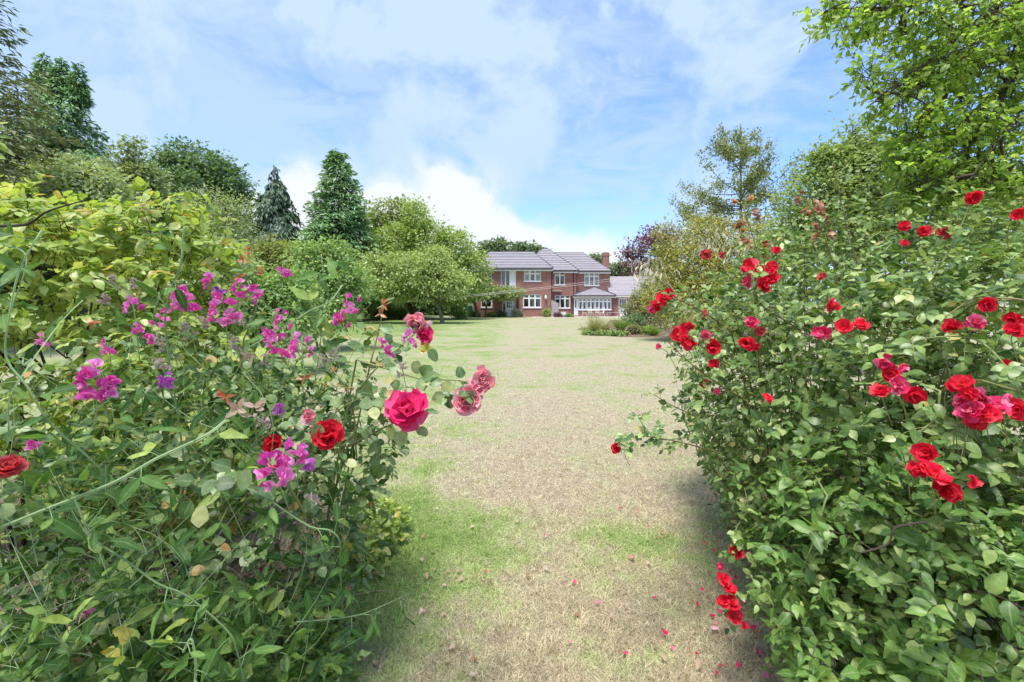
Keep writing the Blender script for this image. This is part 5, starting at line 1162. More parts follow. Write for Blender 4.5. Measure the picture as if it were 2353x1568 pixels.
# explicit leaflets under the big bloom and by the pink cluster
ex = [((921, 990, 1.42), (.0, -.2, -1), .05), ((955, 985, 1.44), (.8, 0, -.5), .045), ((905, 985, 1.43), (-.5, 0, -.9), .042), ((1040, 880, 1.46), (-.7, 0, -.6), .05), ((1030, 905, 1.46), (.2, 0, -1), .05), ((1015, 880, 1.47), (-.9, -.1, .1), .045), ((1060, 870, 1.46), (-.2, 0, 1), .04), ((575, 1080, 1.2), (-.3, -.2, -.6), .055), ((540, 1110, 1.2), (-.6, -.3, .1), .05), ((600, 1110, 1.2), (.5, -.2, -.4), .055), ((465, 1160, 1.2), (.1, -.3, -1), .055), ((440, 1150, 1.2), (-.5, -.2, -1), .055), ((735, 975, 1.33), (-.2, -.2, -1), .045), ((530, 1075, 1.25), (-1, -.1, .3), .05), ((620, 1065, 1.2), (.5, 0, .7), .05), ((865, 925, 1.5), (-.5, -.3, -.3), .045), ((840, 900, 1.5), (.3, -.3, .7), .04), ((905, 760, 1.6), (-.6, -.2, .2), .05), ((950, 830, 1.6), (.4, 0, -.8), .05), ((985, 805, 1.6), (.6, 0, -.6), .05)]
pe = np.array([P(*q[0]) for q in ex]); de = np.array([q[1] for q in ex], float); le = np.array([q[2] for q in ex])
leaf_objects('leaf', place(ROUND, pe, de, np.tile([.1, -.75, .6], (len(ex), 1))+rng.normal(size=(len(ex), 3))*.15, le, rng=rng), N_ROSE, rb, range(len(ex)))
# young orange shoots
sh = [(560, 600, 1.9, N_ORANGE), (552, 640, 1.9, N_ORANGE), (605, 628, 1.9, N_ORANGE), (880, 700, 1.88, N_ORANGE), (874, 722, 1.88, N_ORANGE), (572, 578, 1.9, N_ORANGE), (520, 912, 1.4, N_ORANGE), (548, 940, 1.3, N_DUSKY), (585, 935, 1.32, N_DUSKY), (215, 740, 1.7, N_ORANGE), (580, 815, 1.5, N_DUSKY), (700, 870, 1.5, N_ORANGE), (980, 805, 1.62, N_YELLOW), (265, 1490, 1.25, N_YELLOW), (290, 1450, 1.25, N_YELLOW)]
for px, py, Yq, m_ in sh:
    c = P(px, py, Yq); k = 5; A_ = rng.random(k)*6.28; d = np.stack([np.cos(A_), np.full(k, -.3), np.sin(A_)*.8], 1)
    leaf_objects('young_leaf', place(LANCE if m_ is not N_YELLOW else ROUND, np.tile(c, (k, 1)), d, np.tile([0, -.9, .5], (k, 1))+rng.normal(size=(k, 3))*.3, rng.uniform(.022, .036, k)*(1.3 if m_ is N_DUSKY else 1), wid=1.5 if m_ is not N_YELLOW else 1, rng=rng), m_, rb, range(k))
# blooms: px, py, depth, radius in px, colour, style
CAMV = lambda c, rng, s=.35: nrmz(np.array([0, 0, CH])-c)+rng.normal(size=3)*s+np.array([0, 0, .15])
for px, py, Yq, r, m_, stl, big in [(938, 948, 1.40, 50, F_CRIM, 'pom', 1), (1078, 920, 1.46, 36, F_PINK, 'pom', 1), (1098, 890, 1.47, 24, F_PINK, 'double', 1), (1113, 864, 1.47, 25, F_PINK, 'double', 1), (1120, 880, 1.5, 20, F_CORAL, 'semi', 0), (962, 738, 1.68, 26, F_PINK, 'pom', 1), (975, 772, 1.68, 22, F_CRIM, 'double', 1),
                                   (752, 1003, 1.36, 34, F_DEEP, 'pom', 1), (628, 1022, 1.4, 22, F_DEEP, 'double', 0), (706, 958, 1.38, 17, F_PINK, 'semi', 0), (16, 1083, 1.15, 30, F_CORAL, 'pom', 1), (640, 1062, 1.32, 20, F_CRIM, 'semi', 0), (783, 733, 1.75, 12, F_CORAL, 'semi', 0), (600, 1306, 2.3, 12, F_PINK, 'semi', 0)]:
    c = P(px, py, Yq); rose(rb, c, CAMV(c, rng, .25), r*Yq/F, m_, rng, stl, bool(big))

pea = thing('sweet_pea_plant', 'everlasting sweet pea with magenta flowers and long winged stems in the west bed', 'sweet pea', (-1.2, 1.8, 0))
rng = np.random.default_rng(303)
pst = [[(0, 1213, 1.05), (113, 1167, 1.05), (250, 1114, 1.06), (312, 1081, 1.08), (367, 1050, 1.1), (470, 1002, 1.15), (520, 965, 1.2)],
       [(95, 530, 1.15), (46, 618, 1.12), (21, 727, 1.1), (14, 822, 1.1), (63, 889, 1.1), (116, 974, 1.12), (211, 1058, 1.16), (250, 1110, 1.2), (300, 1240, 1.3)],
       [(424, 520, 1.3), (419, 560, 1.3), (415, 608, 1.3), (387, 685, 1.33), (380, 760, 1.36), (400, 900, 1.4), (430, 1100, 1.5)],
       [(165, 1130, 1.12), (191, 1194, 1.12), (211, 1237, 1.12), (289, 1288, 1.12), (363, 1342, 1.13), (430, 1370, 1.14), (519, 1446, 1.16), (543, 1491, 1.17), (562, 1570, 1.2)],
       [(560, 1120, 1.35), (605, 1139, 1.35), (633, 1159, 1.35), (711, 1210, 1.35), (758, 1219, 1.35), (781, 1245, 1.36), (781, 1292, 1.4), (785, 1370, 1.5), (789, 1432, 1.6)],
       [(551, 810, 1.5), (604, 781, 1.5), (668, 743, 1.5), (710, 715, 1.52), (756, 694, 1.52), (787, 655, 1.55)], [(738, 585, 1.6), (743, 640, 1.6), (741, 720, 1.6), (735, 800, 1.65), (720, 900, 1.7)],
       [(0, 560, 1.3), (60, 590, 1.28), (30, 700, 1.25), (0, 760, 1.25)], [(20, 990, 1.12), (22, 920, 1.12), (60, 850, 1.15), (140, 740, 1.3), (190, 690, 1.4)],
       [(680, 1430, 1.4), (740, 1425, 1.45), (800, 1418, 1.5), (850, 1405, 1.55), (950, 1360, 1.75)], [(420, 1500, 1.05), (440, 1470, 1.05), (450, 1540, 1.05), (440, 1600, 1.05)], [(1040, 905, 1.4), (1055, 850, 1.42), (1075, 825, 1.42)], [(1000, 880, 1.5), (1030, 830, 1.5), (1060, 838, 1.5), (1075, 845, 1.5)], [(1120, 870, 1.45), (1140, 850, 1.45), (1147, 870, 1.45)],
       [(282, 640, 1.5), (305, 700, 1.5), (318, 800, 1.5), (330, 950, 1.55), (350, 1150, 1.6)], [(650, 650, 1.7), (640, 700, 1.7), (600, 900, 1.75), (560, 1100, 1.8)]]
la, ld = [], []
for i, cpt in enumerate(pst):
    pts = curve_pts([P(*q) for q in cpt], 22); wd_ = .5*(.0042, .0036, .0040, .0032, .0032, .0024, .0022, .0026, .003, .0026, .0036, .0013, .0013, .0012, .0024, .002)[i]
    mb = MB(); mb.tube(pts, np.linspace(wd_, wd_*.7, len(pts)), 6); T = nrmz(np.gradient(pts, axis=0)); S = nrmz(np.cross(T, [0, -1, .3]))
    if wd_ > .001:   # the flat wings of the stem
        for sg in (-1, 1):
            for k in range(len(pts)-1): mb.poly([pts[k], pts[k+1], pts[k+1]+S[k+1]*sg*wd_*1.7, pts[k]+S[k]*sg*wd_*1.7])
    mb.build('stem', S_PEA, pea, True)
    if wd_ > .0008:
        for k in range(1, len(pts), 3): la.append(pts[k]); ld.append(S[k]*rng.choice([-1, 1])*.7+T[k]*rng.choice([-1, 1])*.3+rng.normal(size=3)*.35+[0, -.25, .35])
la, ld = np.array(la), np.array(ld)
pl_ = [(-1.15, 1.75, .62, .62, .62, .66), (-1.35, 1.6, .55, .55, .5, .6), (-.95, 2.0, .75, .36, .5, .62), (-1.5, 2.0, .85, .5, .5, .65), (-1.05, 1.35, .42, .42, .32, .42)]
a, nn = shell(pl_, 1950, .55, rng, .2, 8.0, .06, .7)
x, y = project(a); kp = inside(WEST, x, y) & (a[:, 1] > .98)
# the flanks by the path are thinner where the ground shows
thin = inside([(480, 1180), (760, 1190), (780, 1330), (480, 1350)], x, y); kp &= ~(thin & (rng.random(len(a)) < .75)); a, nn = a[kp], nn[kp]
dv = nn*.5 + UP*.5 + rng.normal(size=a.shape)*.5
p1 = sprigs(a, dv, nn, rng.uniform(.03, .07, len(a)), 2, rng, rng.uniform(.045, .085, len(a)), 'opp', .1, 1.0, .55, .6, .6)
p2 = sprigs(la, ld, nrmz(ld+[0, -.8, .3]), .035, 2, rng, .07, 'opp', .1, 1.0, .5, .5, .9)
leaf_set(pea, cat_arrays(p1[:4], p2[:4]), LANCE, N_PEA, rng, 300, wid=1.3)
stems(pea, *[np.concatenate([p1[4][k], p2[4][k]]) for k in range(3)], .0013, .0009, S_PEA)
# rambling thin stems through the mass, and tendrils
n = 340; q0 = a[rng.choice(len(a), n)]; q1 = q0 + rng.normal(size=(n, 3))*[.18, .12, .10]+[0, 0, .22]; twigs_mesh('runners', q0, (q0+q1)/2+rng.normal(size=(n, 3))*.06, q1, .0016, .0009, S_PEA, pea, 3, 6)
n = 320; q0 = a[rng.choice(len(a), n)]; d = rng.normal(size=(n, 3))*.05+[0, -.02, .03]; twigs_mesh('tendrils', q0, q0+d*1.2+[0, 0, .03], q0+d*1.5-[0, 0, .02], .0007, .0004, S_PEA, pea, 3, 6)
# flower heads
PEAS = [(222, 885, 1.12, 46, F_PEA, 13), (383, 880, 1.3, 20, F_PURP, 5), (423, 697, 1.45, 36, F_PEA, 9), (378, 732, 1.45, 24, F_PEA, 5), (307, 702, 1.5, 18, F_PEA, 4), (325, 765, 1.5, 20, F_PEA, 5), (250, 802, 1.4, 18, F_PEA, 4), (515, 712, 1.45, 38, F_PEA, 10), (484, 650, 1.45, 17, F_PEA, 3), (550, 668, 1.55, 20, F_PEA, 4), (592, 680, 1.6, 28, F_PEA, 6), (652, 630, 1.6, 13, F_PEA, 3), (650, 738, 1.5, 24, F_PEA, 6), (635, 788, 1.4, 36, F_PEA, 10), (695, 800, 1.4, 28, F_PEA, 7), (812, 703, 1.5, 26, F_PEA, 7), (778, 742, 1.5, 18, F_PEA, 4), (895, 802, 1.5, 26, F_PEA, 6), (940, 780, 1.55, 18, F_PEA, 4), (628, 1082, 1.08, 44, F_PEA, 9), (683, 1048, 1.12, 32, F_PEA, 7), (355, 785, 1.5, 11, F_PEA, 3), (105, 785, 1.5, 15, F_PEA, 3), (80, 1028, 1.2, 12, F_PEA, 2), (646, 945, 1.3, 13, F_PURP, 3), (705, 1075, 1.15, 16, F_PURP, 3), (222, 1445, 1.4, 12, F_PURP, 2), (205, 1410, 1.4, 10, F_PEA, 2), (505, 680, 1.48, 16, F_PURP, 4), (530, 730, 1.45, 14, F_PEA, 4)]
for px, py, Yq, r, m_, k in PEAS: raceme(pea, P(px, py, Yq), r*Yq/F, m_, rng, k+2, max(.0175, .0195*min(1.25, r/30)))
for px, py, Yq, r in [(430, 760, 1.45, 22), (470, 745, 1.45, 16), (375, 790, 1.5, 20), (262, 650, 1.5, 14), (312, 655, 1.5, 14), (368, 840, 1.35, 16), (540, 790, 1.5, 18), (740, 830, 1.55, 18), (610, 830, 1.45, 16), (925, 850, 1.55, 20), (715, 1150, 1.25, 14), (600, 970, 1.3, 16), (770, 815, 1.55, 14), (550, 740, 1.5, 14), (985, 855, 1.6, 12), (240, 690, 1.45, 12)]:
    raceme(pea, P(px, py, Yq), r*Yq/F, F_FADE, rng, 10, .0115, 'faded_spray')

# ------------------------------------------------------------------ low growth and dead stems at the foot of the west bed
rng = np.random.default_rng(404)
gc = thing('periwinkle_plant', 'low broad-leaved plant at the foot of the sweet peas, nearest the camera', 'plant', (-1.2, 1.5, 0))
a, nn = shell([(-1.05, 1.45, .12, .5, .42, .38), (-.95, 1.75, .12, .32, .4, .36), (-1.5, 1.5, .2, .4, .4, .38)], 520, .5, rng, .2, 3, .04, .7)
x, y = project(a); kp = (x < 820) & (a[:, 1] > 1.1); a, nn = a[kp], nn[kp]
dv = nn*.5+UP*.55+rng.normal(size=a.shape)*.4
p1 = sprigs(a, dv, nn, rng.uniform(.06, .12, len(a)), 6, rng, .05, 'opp', .15, .3, .8, .8, .5)
leaf_set(gc, p1[:4], OVATE, N_HON, rng, 260); stems(gc, *p1[4], .0016, .001, S_GREEN)
n = 700; q0 = np.stack([rng.uniform(-2.4, -.88, n), rng.uniform(1.5, 2.9, n), np.full(n, .01)], 1); d = rng.normal(size=(n, 3))*[.22, .18, .0]+[0, 0, .0]; d[:, 2] = rng.random(n)*.22
o = twigs_mesh('dead_stems', q0, q0+d*.5+[0, 0, .05], q0+d, .0042, .0016, S_DEAD, None, 4, 5); tag(o, 'tangle of dry brown stems lying under the sweet peas', 'dead stems', None, 'stuff')
rng = np.random.default_rng(414)
cr_ = thing('creeping_plant', 'small bright green creeper at the lawn edge by the sweet peas', 'plant', (-.86, 2.85, 0))
a, nn = shell([(-.92, 2.75, .05, .16, .35, .2), (-.86, 3.05, .05, .14, .22, .18)], 110, .4, rng, .2, 3, .02, .7)
p1 = sprigs(a, nn*.5+UP*.5+rng.normal(size=a.shape)*.4, nn, .06, 5, rng, .045, 'pin', .1, .35, .85, .8, .4); leaf_set(cr_, p1[:4], ROUND, N_DOG, rng, 120); stems(cr_, *p1[4], .0013, .0008, S_GREEN)

# ------------------------------------------------------------------ red rose bush, east bed
rng = np.random.default_rng(505)
rr = thing('red_rose_bush', 'large arching red rose bush filling the right side of the path', 'rose bush', (2.0, 2.4, 0))
EAST = [(1500, 720), (1560, 700), (1600, 620), (1700, 540), (1820, 470), (1960, 470), (2100, 430), (2250, 440), (2760, 420), (2760, 1640), (1860, 1640), (1800, 1500), (1730, 1360), (1690, 1200), (1640, 1080), (1600, 960), (1570, 860), (1545, 790)]
rl_ = [(1.85, 2.0, 1.05, .72, .7, .75), (1.75, 2.55, 1.0, .72, .7, .85), (2.3, 1.9, 1.2, .8, .75, .8), (2.5, 3.2, 1.35, 1.05, .85, 1.05), (1.85, 3.3, 1.05, .65, .6, .9), (1.65, 2.0, .55, .5, .6, .5), (2.0, 2.8, .5, .7, .8, .6), (3.4, 3.0, 1.35, .9, .9, 1.0)]
a, nn = shell(rl_, 7600, .55, rng, .17, 7.0, .1, .62)
x, y = project(a); kp = inside(EAST, x, y) & (a[:, 1] > 1.0); a, nn = a[kp], nn[kp]
dv = nn*.75+UP*.2+rng.normal(size=a.shape)*.4
p1 = sprigs(a, dv, nn, rng.uniform(.07, .115, len(a)), 5, rng, .044, 'pin', .2, .35, .88, .75, .6)
# canes arching out over the path
ec = [[(1722, 927, 2.2), (1643, 877, 2.1), (1584, 833, 2.0), (1529, 780, 1.95)], [(1720, 860, 2.2), (1660, 830, 2.1), (1603, 790, 2.0), (1570, 755, 1.95)], [(1643, 1039, 2.1), (1565, 1017, 2.0), (1465, 1002, 1.9), (1415, 1020, 1.85)], [(1640, 1080, 2.2), (1590, 1005, 2.15), (1570, 950, 2.1), (1559, 895, 2.1)],
      [(1640, 1000, 2.2), (1600, 960, 2.2), (1540, 930, 2.15), (1500, 905, 2.1)], [(1740, 800, 2.3), (1760, 680, 2.2), (1740, 579, 2.2), (1708, 474, 2.2)], [(1950, 760, 2.2), (1902, 565, 2.2), (1849, 453, 2.2)], [(2000, 700, 2.4), (1954, 551, 2.4), (1912, 375, 2.4)], [(1680, 760, 2.2), (1620, 720, 2.05), (1560, 690, 1.95), (1525, 685, 1.9)], [(1840, 760, 1.9), (1740, 690, 1.8), (1745, 640, 1.75)],
      [(2353, 690, 1.4), (2300, 685, 1.4), (2230, 690, 1.45), (2120, 770, 1.5)], [(2340, 900, 1.25), (2300, 830, 1.25), (2240, 780, 1.3), (2150, 775, 1.35), (2080, 790, 1.4)], [(2160, 900, 1.2), (2150, 960, 1.2), (2110, 1000, 1.2), (2135, 1040, 1.2)], [(1720, 1170, 2.0), (1690, 1220, 1.95), (1695, 1265, 1.9)], [(1760, 1230, 2.0), (1745, 1290, 1.95), (1720, 1360, 1.9), (1690, 1410, 1.85)], [(1900, 1140, 1.5), (1860, 1270, 1.5), (1800, 1400, 1.6), (1780, 1440, 1.65)],
      [(1610, 1000, 2.1), (1520, 1010, 2.0), (1480, 980, 1.95), (1465, 950, 1.95)], [(2140, 640, 1.7), (2190, 560, 1.7), (2235, 455, 1.7)]]
ca, cd = [], []
for i, cpt in enumerate(ec):
    pts = curve_pts([P(*q) for q in cpt], 16)
    root = np.array([max(1.45, pts[0][0]+.15), pts[0][1]+.25, 0.0]); full = np.vstack([curve_pts([root, (root+pts[0])/2+[.05, .05, .05], pts[0]], 8)[:-1], pts])
    if i > 8: root = pts[0]+[.22, .5, -.12]; full = np.vstack([curve_pts([root, (root+pts[0])/2+[0, 0, .05], pts[0]], 6)[:-1], pts])
    MB().tube(full, np.linspace(.0042, .0015, len(full)), 6).build('cane', S_GREEN if i > 9 else S_ROSE, rr, True)
    if i in (5, 6): continue
    for k in range(1, len(pts), 2): ca.append(pts[k]); cd.append(nrmz(np.gradient(pts, axis=0)[k])*.5+rng.normal(size=3)*.7+[0, -.3, .2])
ca, cd = np.array(ca), np.array(cd)
p2 = sprigs(ca, cd, nrmz(cd+[0, -.7, .5]), .07, 5, rng, .03, 'pin', .2, .35, .88, .7, .8)
allr = cat_arrays(p1[:4], p2[:4]); nearr = allr[0][:, 1] < 2.15
leaf_set(rr, allr, OVATE, N_RED, rng, 300, wid=1.12, keep=nearr)
leaf_set(rr, allr, OVATE_LO, N_RED, rng, 0, wid=1.12, keep=~nearr)
stems(rr, *[np.concatenate([p1[4][k], p2[4][k]]) for k in range(3)], .0013, .0008, S_GREEN)
n = 120; q1 = a[rng.choice(len(a), n)]; q0 = np.stack([np.clip(q1[:, 0]+rng.normal(size=n)*.3, 1.5, 4), q1[:, 1]+rng.normal(size=n)*.2+.1, np.zeros(n)], 1); q0[:, 0] = np.maximum(q0[:, 0], .66*q0[:, 1])
stems(rr, q0, (q0+q1)/2+rng.normal(size=(n, 3))*.1+[0, 0, .2], q1, .007, .002, S_ROSE, 40, 'cane')
# bronze young growth on the two tallest shoots
for ci in (5, 6):
    pts = curve_pts([P(*q) for q in ec[ci]], 16)[6:]
    for k, q in enumerate(pts):
        for s in range(2):
            d = np.array([rng.choice([-1, 1])*.8, -.2+rng.normal()*.3, .1+rng.normal()*.4]); kk = 3; dd = d+rng.normal(size=(kk, 3))*.5
            leaf_objects('young_leaf', place(OVATE, np.tile(q+nrmz(d)*.03, (kk, 1)), dd, np.tile([0, -.5, .8], (kk, 1))+rng.normal(size=(kk, 3))*.4, rng.uniform(.025, .045, kk), rng=rng), N_YOUNG if k > 2 else N_RED, rr, range(kk))
REDS = [(1510, 702, 1.95, 16, F_RED), (1525, 688, 1.93, 18, F_RED), (1540, 678, 1.93, 15, F_RED), (1499, 710, 1.95, 12, F_MAG), (1558, 770, 1.95, 22, F_RED), (1578, 748, 1.95, 16, F_RED), (1575, 785, 1.93, 20, F_RED), (1590, 790, 1.93, 15, F_DEEP), (1622, 768, 2.0, 14, F_MAG), (1636, 795, 2.0, 20, F_DEEP), (1625, 718, 2.05, 12, F_CORAL), (1718, 786, 1.75, 22, F_RED), (1726, 742, 1.75, 16, F_MAG), (1746, 760, 1.8, 13, F_CORAL), (1735, 800, 1.8, 13, F_DEEP), (1724, 613, 1.75, 20, F_RED), (1769, 615, 1.75, 18, F_RED), (1722, 648, 1.75, 16, F_MAG), (1750, 655, 1.75, 19, F_DEEP), (1775, 640, 1.75, 18, F_RED), (1745, 625, 1.8, 16, F_RED), (1622, 584, 2.1, 14, F_CORAL), (1661, 586, 2.1, 10, F_CORAL), (1783, 577, 1.9, 11, F_RED), (1905, 700, 1.7, 17, F_RED), (1922, 708, 1.7, 13, F_DEEP), (1893, 770, 1.5, 22, F_MAG), (1940, 755, 1.5, 22, F_RED), (1975, 752, 1.5, 19, F_RED), (1763, 915, 1.75, 12, F_RED), (1618, 880, 2.05, 13, F_RED), (1640, 836, 2.1, 12, F_RED), (1648, 903, 2.1, 10, F_MAG), (1413, 1028, 1.85, 14, F_RED), (1512, 798, 1.95, 8, F_MAG), (2235, 452, 1.65, 20, F_RED), (2346, 496, 1.6, 20, F_RED), (2080, 520, 1.9, 12, F_RED), (2120, 532, 1.9, 16, F_RED), (2166, 536, 1.85, 16, F_CORAL), (2078, 560, 1.9, 9, F_RED), (2266, 699, 1.4, 21, F_RED), (2188, 752, 1.4, 20, F_DEEP), (2236, 741, 1.4, 19, F_MAG), (2332, 735, 1.35, 18, F_DEEP), (2338, 760, 1.3, 21, F_RED), (2036, 828, 1.25, 22, F_MAG), (2062, 842, 1.25, 20, F_MAG), (2046, 862, 1.25, 22, F_RED), (2064, 885, 1.22, 22, F_MAG), (2030, 905, 1.22, 24, F_RED), (2092, 908, 1.22, 26, F_RED), (2205, 885, 1.15, 26, F_DEEP), (2216, 915, 1.13, 26, F_MAG), (2232, 907, 1.1, 20, F_RED), (2262, 915, 1.12, 28, F_MAG), (2236, 948, 1.1, 28, F_MAG), (2262, 955, 1.1, 28, F_RED), (2290, 940, 1.12, 24, F_MAG), (2240, 970, 1.12, 22, F_DEEP), (2300, 915, 1.15, 22, F_MAG), (2342, 942, 1.12, 24, F_RED), (2133, 1044, 1.15, 28, F_RED), (2118, 1082, 1.12, 24, F_RED), (2145, 1095, 1.1, 30, F_RED), (2170, 1122, 1.1, 26, F_DEEP), (2190, 1135, 1.12, 18, F_RED), (2232, 1105, 1.1, 17, F_RED), (1695, 1268, 1.9, 20, F_RED), (1660, 1336, 1.82, 17, F_RED), (1674, 1358, 1.81, 18, F_RED), (1662, 1380, 1.8, 18, F_RED), (1682, 1390, 1.79, 20, F_RED), (1690, 1418, 1.79, 20, F_RED), (1710, 1440, 1.86, 9, F_RED), (1778, 1440, 1.65, 13, F_MAG), (1658, 1303, 1.95, 9, F_MAG), (2310, 840, 1.4, 14, F_DEEP), (2330, 850, 1.4, 12, F_DEEP), (1890, 637, 2.0, 11, F_CORAL)]
for px, py, Yq, r, m_ in REDS:
    c = P(px, py, Yq); rose(rr, c, CAMV(c, rng, .45), r*.9*Yq/F, m_, rng, 'semi' if rng.random() < .7 else 'open', r >= 21)
    q = c+np.array([.06+rng.random()*.08, .12, -.12]); MB().tube(curve_pts([q, (q+c)/2+[0, .02, .03], c], 6), .0014, 5).build('flower_stalk', S_GREEN, rr, True)

# ------------------------------------------------------------------ honeysuckle at the foot of the east bed
rng = np.random.default_rng(606)
hn = thing('honeysuckle_shrub', 'broad green-leaved honeysuckle below the red roses', 'shrub', (1.5, 1.7, 0))
HON = [(1700, 1000), (1900, 980), (2150, 1080), (2420, 1180), (2420, 1640), (1880, 1640), (1830, 1500), (1790, 1360), (1750, 1200)]
a, nn = shell([(1.42, 1.6, .62, .55, .55, .52), (1.75, 1.55, .5, .6, .55, .5), (1.2, 1.55, .3, .32, .4, .4)], 1750, .62, rng, .2, 4, .05, .7)
x, y = project(a); kp = inside(HON, x, y) & (a[:, 1] > .92); a, nn = a[kp], nn[kp]
dv = nn*.6+UP*.25+np.array([-.15, -.1, 0])+rng.normal(size=a.shape)*.4
p1 = sprigs(a, dv, nn, rng.uniform(.07, .15, len(a)), 6, rng, rng.uniform(.028, .057, len(a)), 'opp', .2, .3, .8, .75, .6)
leaf_set(hn, p1[:4], OVATE, N_HON, rng, 300, wid=.9); stems(hn, *p1[4], .0017, .001, S_WOOD)
# twisted bare vine
MB().tube(curve_pts([P(1985, 1270, 1.0), P(2040, 1250, 1.0), P(2055, 1215, 1.0), P(2090, 1205, 1.0), P(2130, 1200, 1.02)], 20), .0022, 6).build('vine', S_WOOD, hn, True)
rng = np.random.default_rng(616)
sv_ = thing('small_leaved_plant', 'fine pale small-leaved plant at the lawn edge below the honeysuckle', 'plant', (1.35, 1.9, 0))
a, nn = shell([(1.42, 1.95, .12, .25, .35, .3), (1.5, 2.4, .2, .22, .35, .4)], 330, .4, rng, .25, 3, .03, .7)
p1 = sprigs(a, nn*.5+UP*.45+rng.normal(size=a.shape)*.4, nn, .07, 7, rng, .024, 'pin', .15, .3, .85, .8, .4); leaf_set(sv_, p1[:4], OVATE, near_mat('small_leaf', [(0, (.10, .17, .07)), (.6, (.19, .27, .12)), (1, (.28, .34, .17))], vein=.1), rng, 200); stems(sv_, *p1[4], .001, .0006, S_GREEN)

# ------------------------------------------------------------------ oat grass rising through the roses
rng = np.random.default_rng(626)
F_OAT = leaf_mat('oat_spikelet', [(0, (.62, .55, .38)), (.6, (.74, .70, .56)), (1, (.66, .62, .44))], .6, .35, .3, tint=(1, 1, .9))
oat = thing('giant_oat_grass', 'tall oat grass with pale dangling spikelets left of the red roses', 'grass clump', (2.0, 4.3, 0))
hs = [(1468, 615, 4.3), (1482, 600, 4.3), (1497, 632, 4.2), (1476, 640, 4.3), (1510, 610, 4.3), (1605, 560, 4.2), (1640, 552, 4.2), (1690, 565, 4.1), (1665, 545, 4.2), (1720, 560, 4.1)]
for px, py, Yq in hs:
    c = P(px, py, Yq); base = np.array([2.0+rng.normal()*.1, 4.3+rng.normal()*.1, 0]); MB().tube(curve_pts([base, base*.45+c*.55+[.12, 0, .32], c+[.03, 0, .04], c], 14), np.linspace(.0035, .0012, 16)[:len(curve_pts([base, base*.45+c*.55+[.12, 0, .32], c+[.03, 0, .04], c], 14))], 5).build('stalk', F_OAT, oat, True)
    k = 26; pp = c+rng.normal(size=(k, 3))*[.07, .05, .05]; leaves_mesh('spikelets', place(SPRAY, pp, rng.normal(size=(k, 3))*.35+[-.1, 0, -1], rng.normal(size=(k, 3))+[0, -1, 0], rng.uniform(.03, .075, k), wid=.8, rng=rng), F_OAT, oat)

# ------------------------------------------------------------------ apple bough overhead
rng = np.random.default_rng(707)
ap = thing('overhanging_apple_tree', 'apple tree whose dark twiggy boughs hang over the roses at upper right', 'tree', (5.2, 4.2, 0))
trunk_tube([(5.2, 4.2, -.05), (5.1, 4.15, 1.2), (4.8, 4.0, 2.4)], .16, .11, ap, S_WOOD)
limbs_ = [[(4.8, 4.0, 2.4), P(2400, -150, 3.5), P(2297, 0, 3.4), P(2227, 63, 3.3), P(2115, 162, 3.2), P(2040, 215, 3.1)], [(4.8, 4.0, 2.4), P(2440, 120, 3.4), P(2326, 176, 3.3), P(2290, 250, 3.2), P(2230, 330, 3.1), P(2140, 400, 3.0)], [(4.8, 4.0, 2.4), P(2450, 280, 3.2), P(2353, 267, 3.1), P(2290, 330, 3.0), P(2227, 415, 2.9)], [(4.8, 4.0, 2.4), P(2420, -220, 3.3), P(2250, -60, 3.2), P(2100, 10, 3.1), P(1960, 20, 3.0), P(1880, 30, 2.95)], [(4.8, 4.0, 2.4), P(2430, -40, 3.6), P(2250, 130, 3.5), P(2180, 200, 3.4), P(2150, 290, 3.3), P(2060, 330, 3.2)]]
lp_ = []
for c_ in limbs_:
    pts = curve_pts(c_, 26); MB().tube(pts, .085*(1-np.linspace(0, 1, len(pts)))**3+.014*(1-np.linspace(0, 1, len(pts)))+.003, 7).build('bough', S_WOOD, ap, True); lp_.append(pts[8:])
lp_ = np.concatenate(lp_)
APL = [(1850, 30), (1840, 0), (1900, -80), (2500, -80), (2500, 470), (2350, 440), (2200, 500), (2080, 470), (2010, 380), (1990, 280), (1985, 215), (1950, 190), (1960, 110), (1880, 80)]
al = [lobe(2120, 60, 120, 80, 3.2, 1.2), lobe(2000, 30, 90, 55, 3.1, 1.2), lobe(1900, 30, 50, 36, 3.0, 1.2), lobe(2230, 140, 130, 110, 3.3, 1.1), lobe(2130, 170, 110, 80, 3.2), lobe(2330, 60, 130, 120, 3.3), lobe(2340, 260, 120, 120, 3.3), lobe(2220, 310, 120, 100, 3.2), lobe(2100, 300, 80, 70, 3.1), lobe(2200, 420, 110, 50, 3.1), lobe(2340, 400, 100, 80, 3.1), lobe(2040, 235, 60, 35, 3.1), lobe(2070, 380, 80, 60, 3.1), lobe(1975, 175, 40, 30, 3.05), lobe(2140, 440, 90, 40, 3.1)]
a, nn = shell(al, 2000, .2, rng, .3, 6.0, .5, .8)
x, y = project(a); a, nn = a[inside(APL, x, y) | (x > 2353)], nn[inside(APL, x, y) | (x > 2353)]
def grow(src, ends, back):
    d = np.linalg.norm(ends[:, None]-src[None], axis=2); order = np.argsort(d, axis=1)[:, :back]
    return src[order[np.arange(len(ends)), rng.integers(0, back, len(ends))]]
pool = lp_
for kk, (r_a, r_b) in ((70, (.011, .004)), (240, (.006, .0025))):       # second and third order branches
    e_ = a[rng.choice(len(a), kk, replace=False)]; s_ = grow(pool, e_, 5); m_ = (s_+e_)/2+rng.normal(size=e_.shape)*.05+[0, 0, .04]
    stems(ap, s_, m_, e_, r_a, r_b, S_WOOD, 70 if kk == 70 else 0, 'branch', 'twigs')
    t_ = np.linspace(.15, 1, 8)[None, :, None]; pool = np.concatenate([pool, ((1-t_)**2*s_[:, None]+2*t_*(1-t_)*m_[:, None]+t_**2*e_[:, None]).reshape(-1, 3)])
near = grow(pool, a, 3)
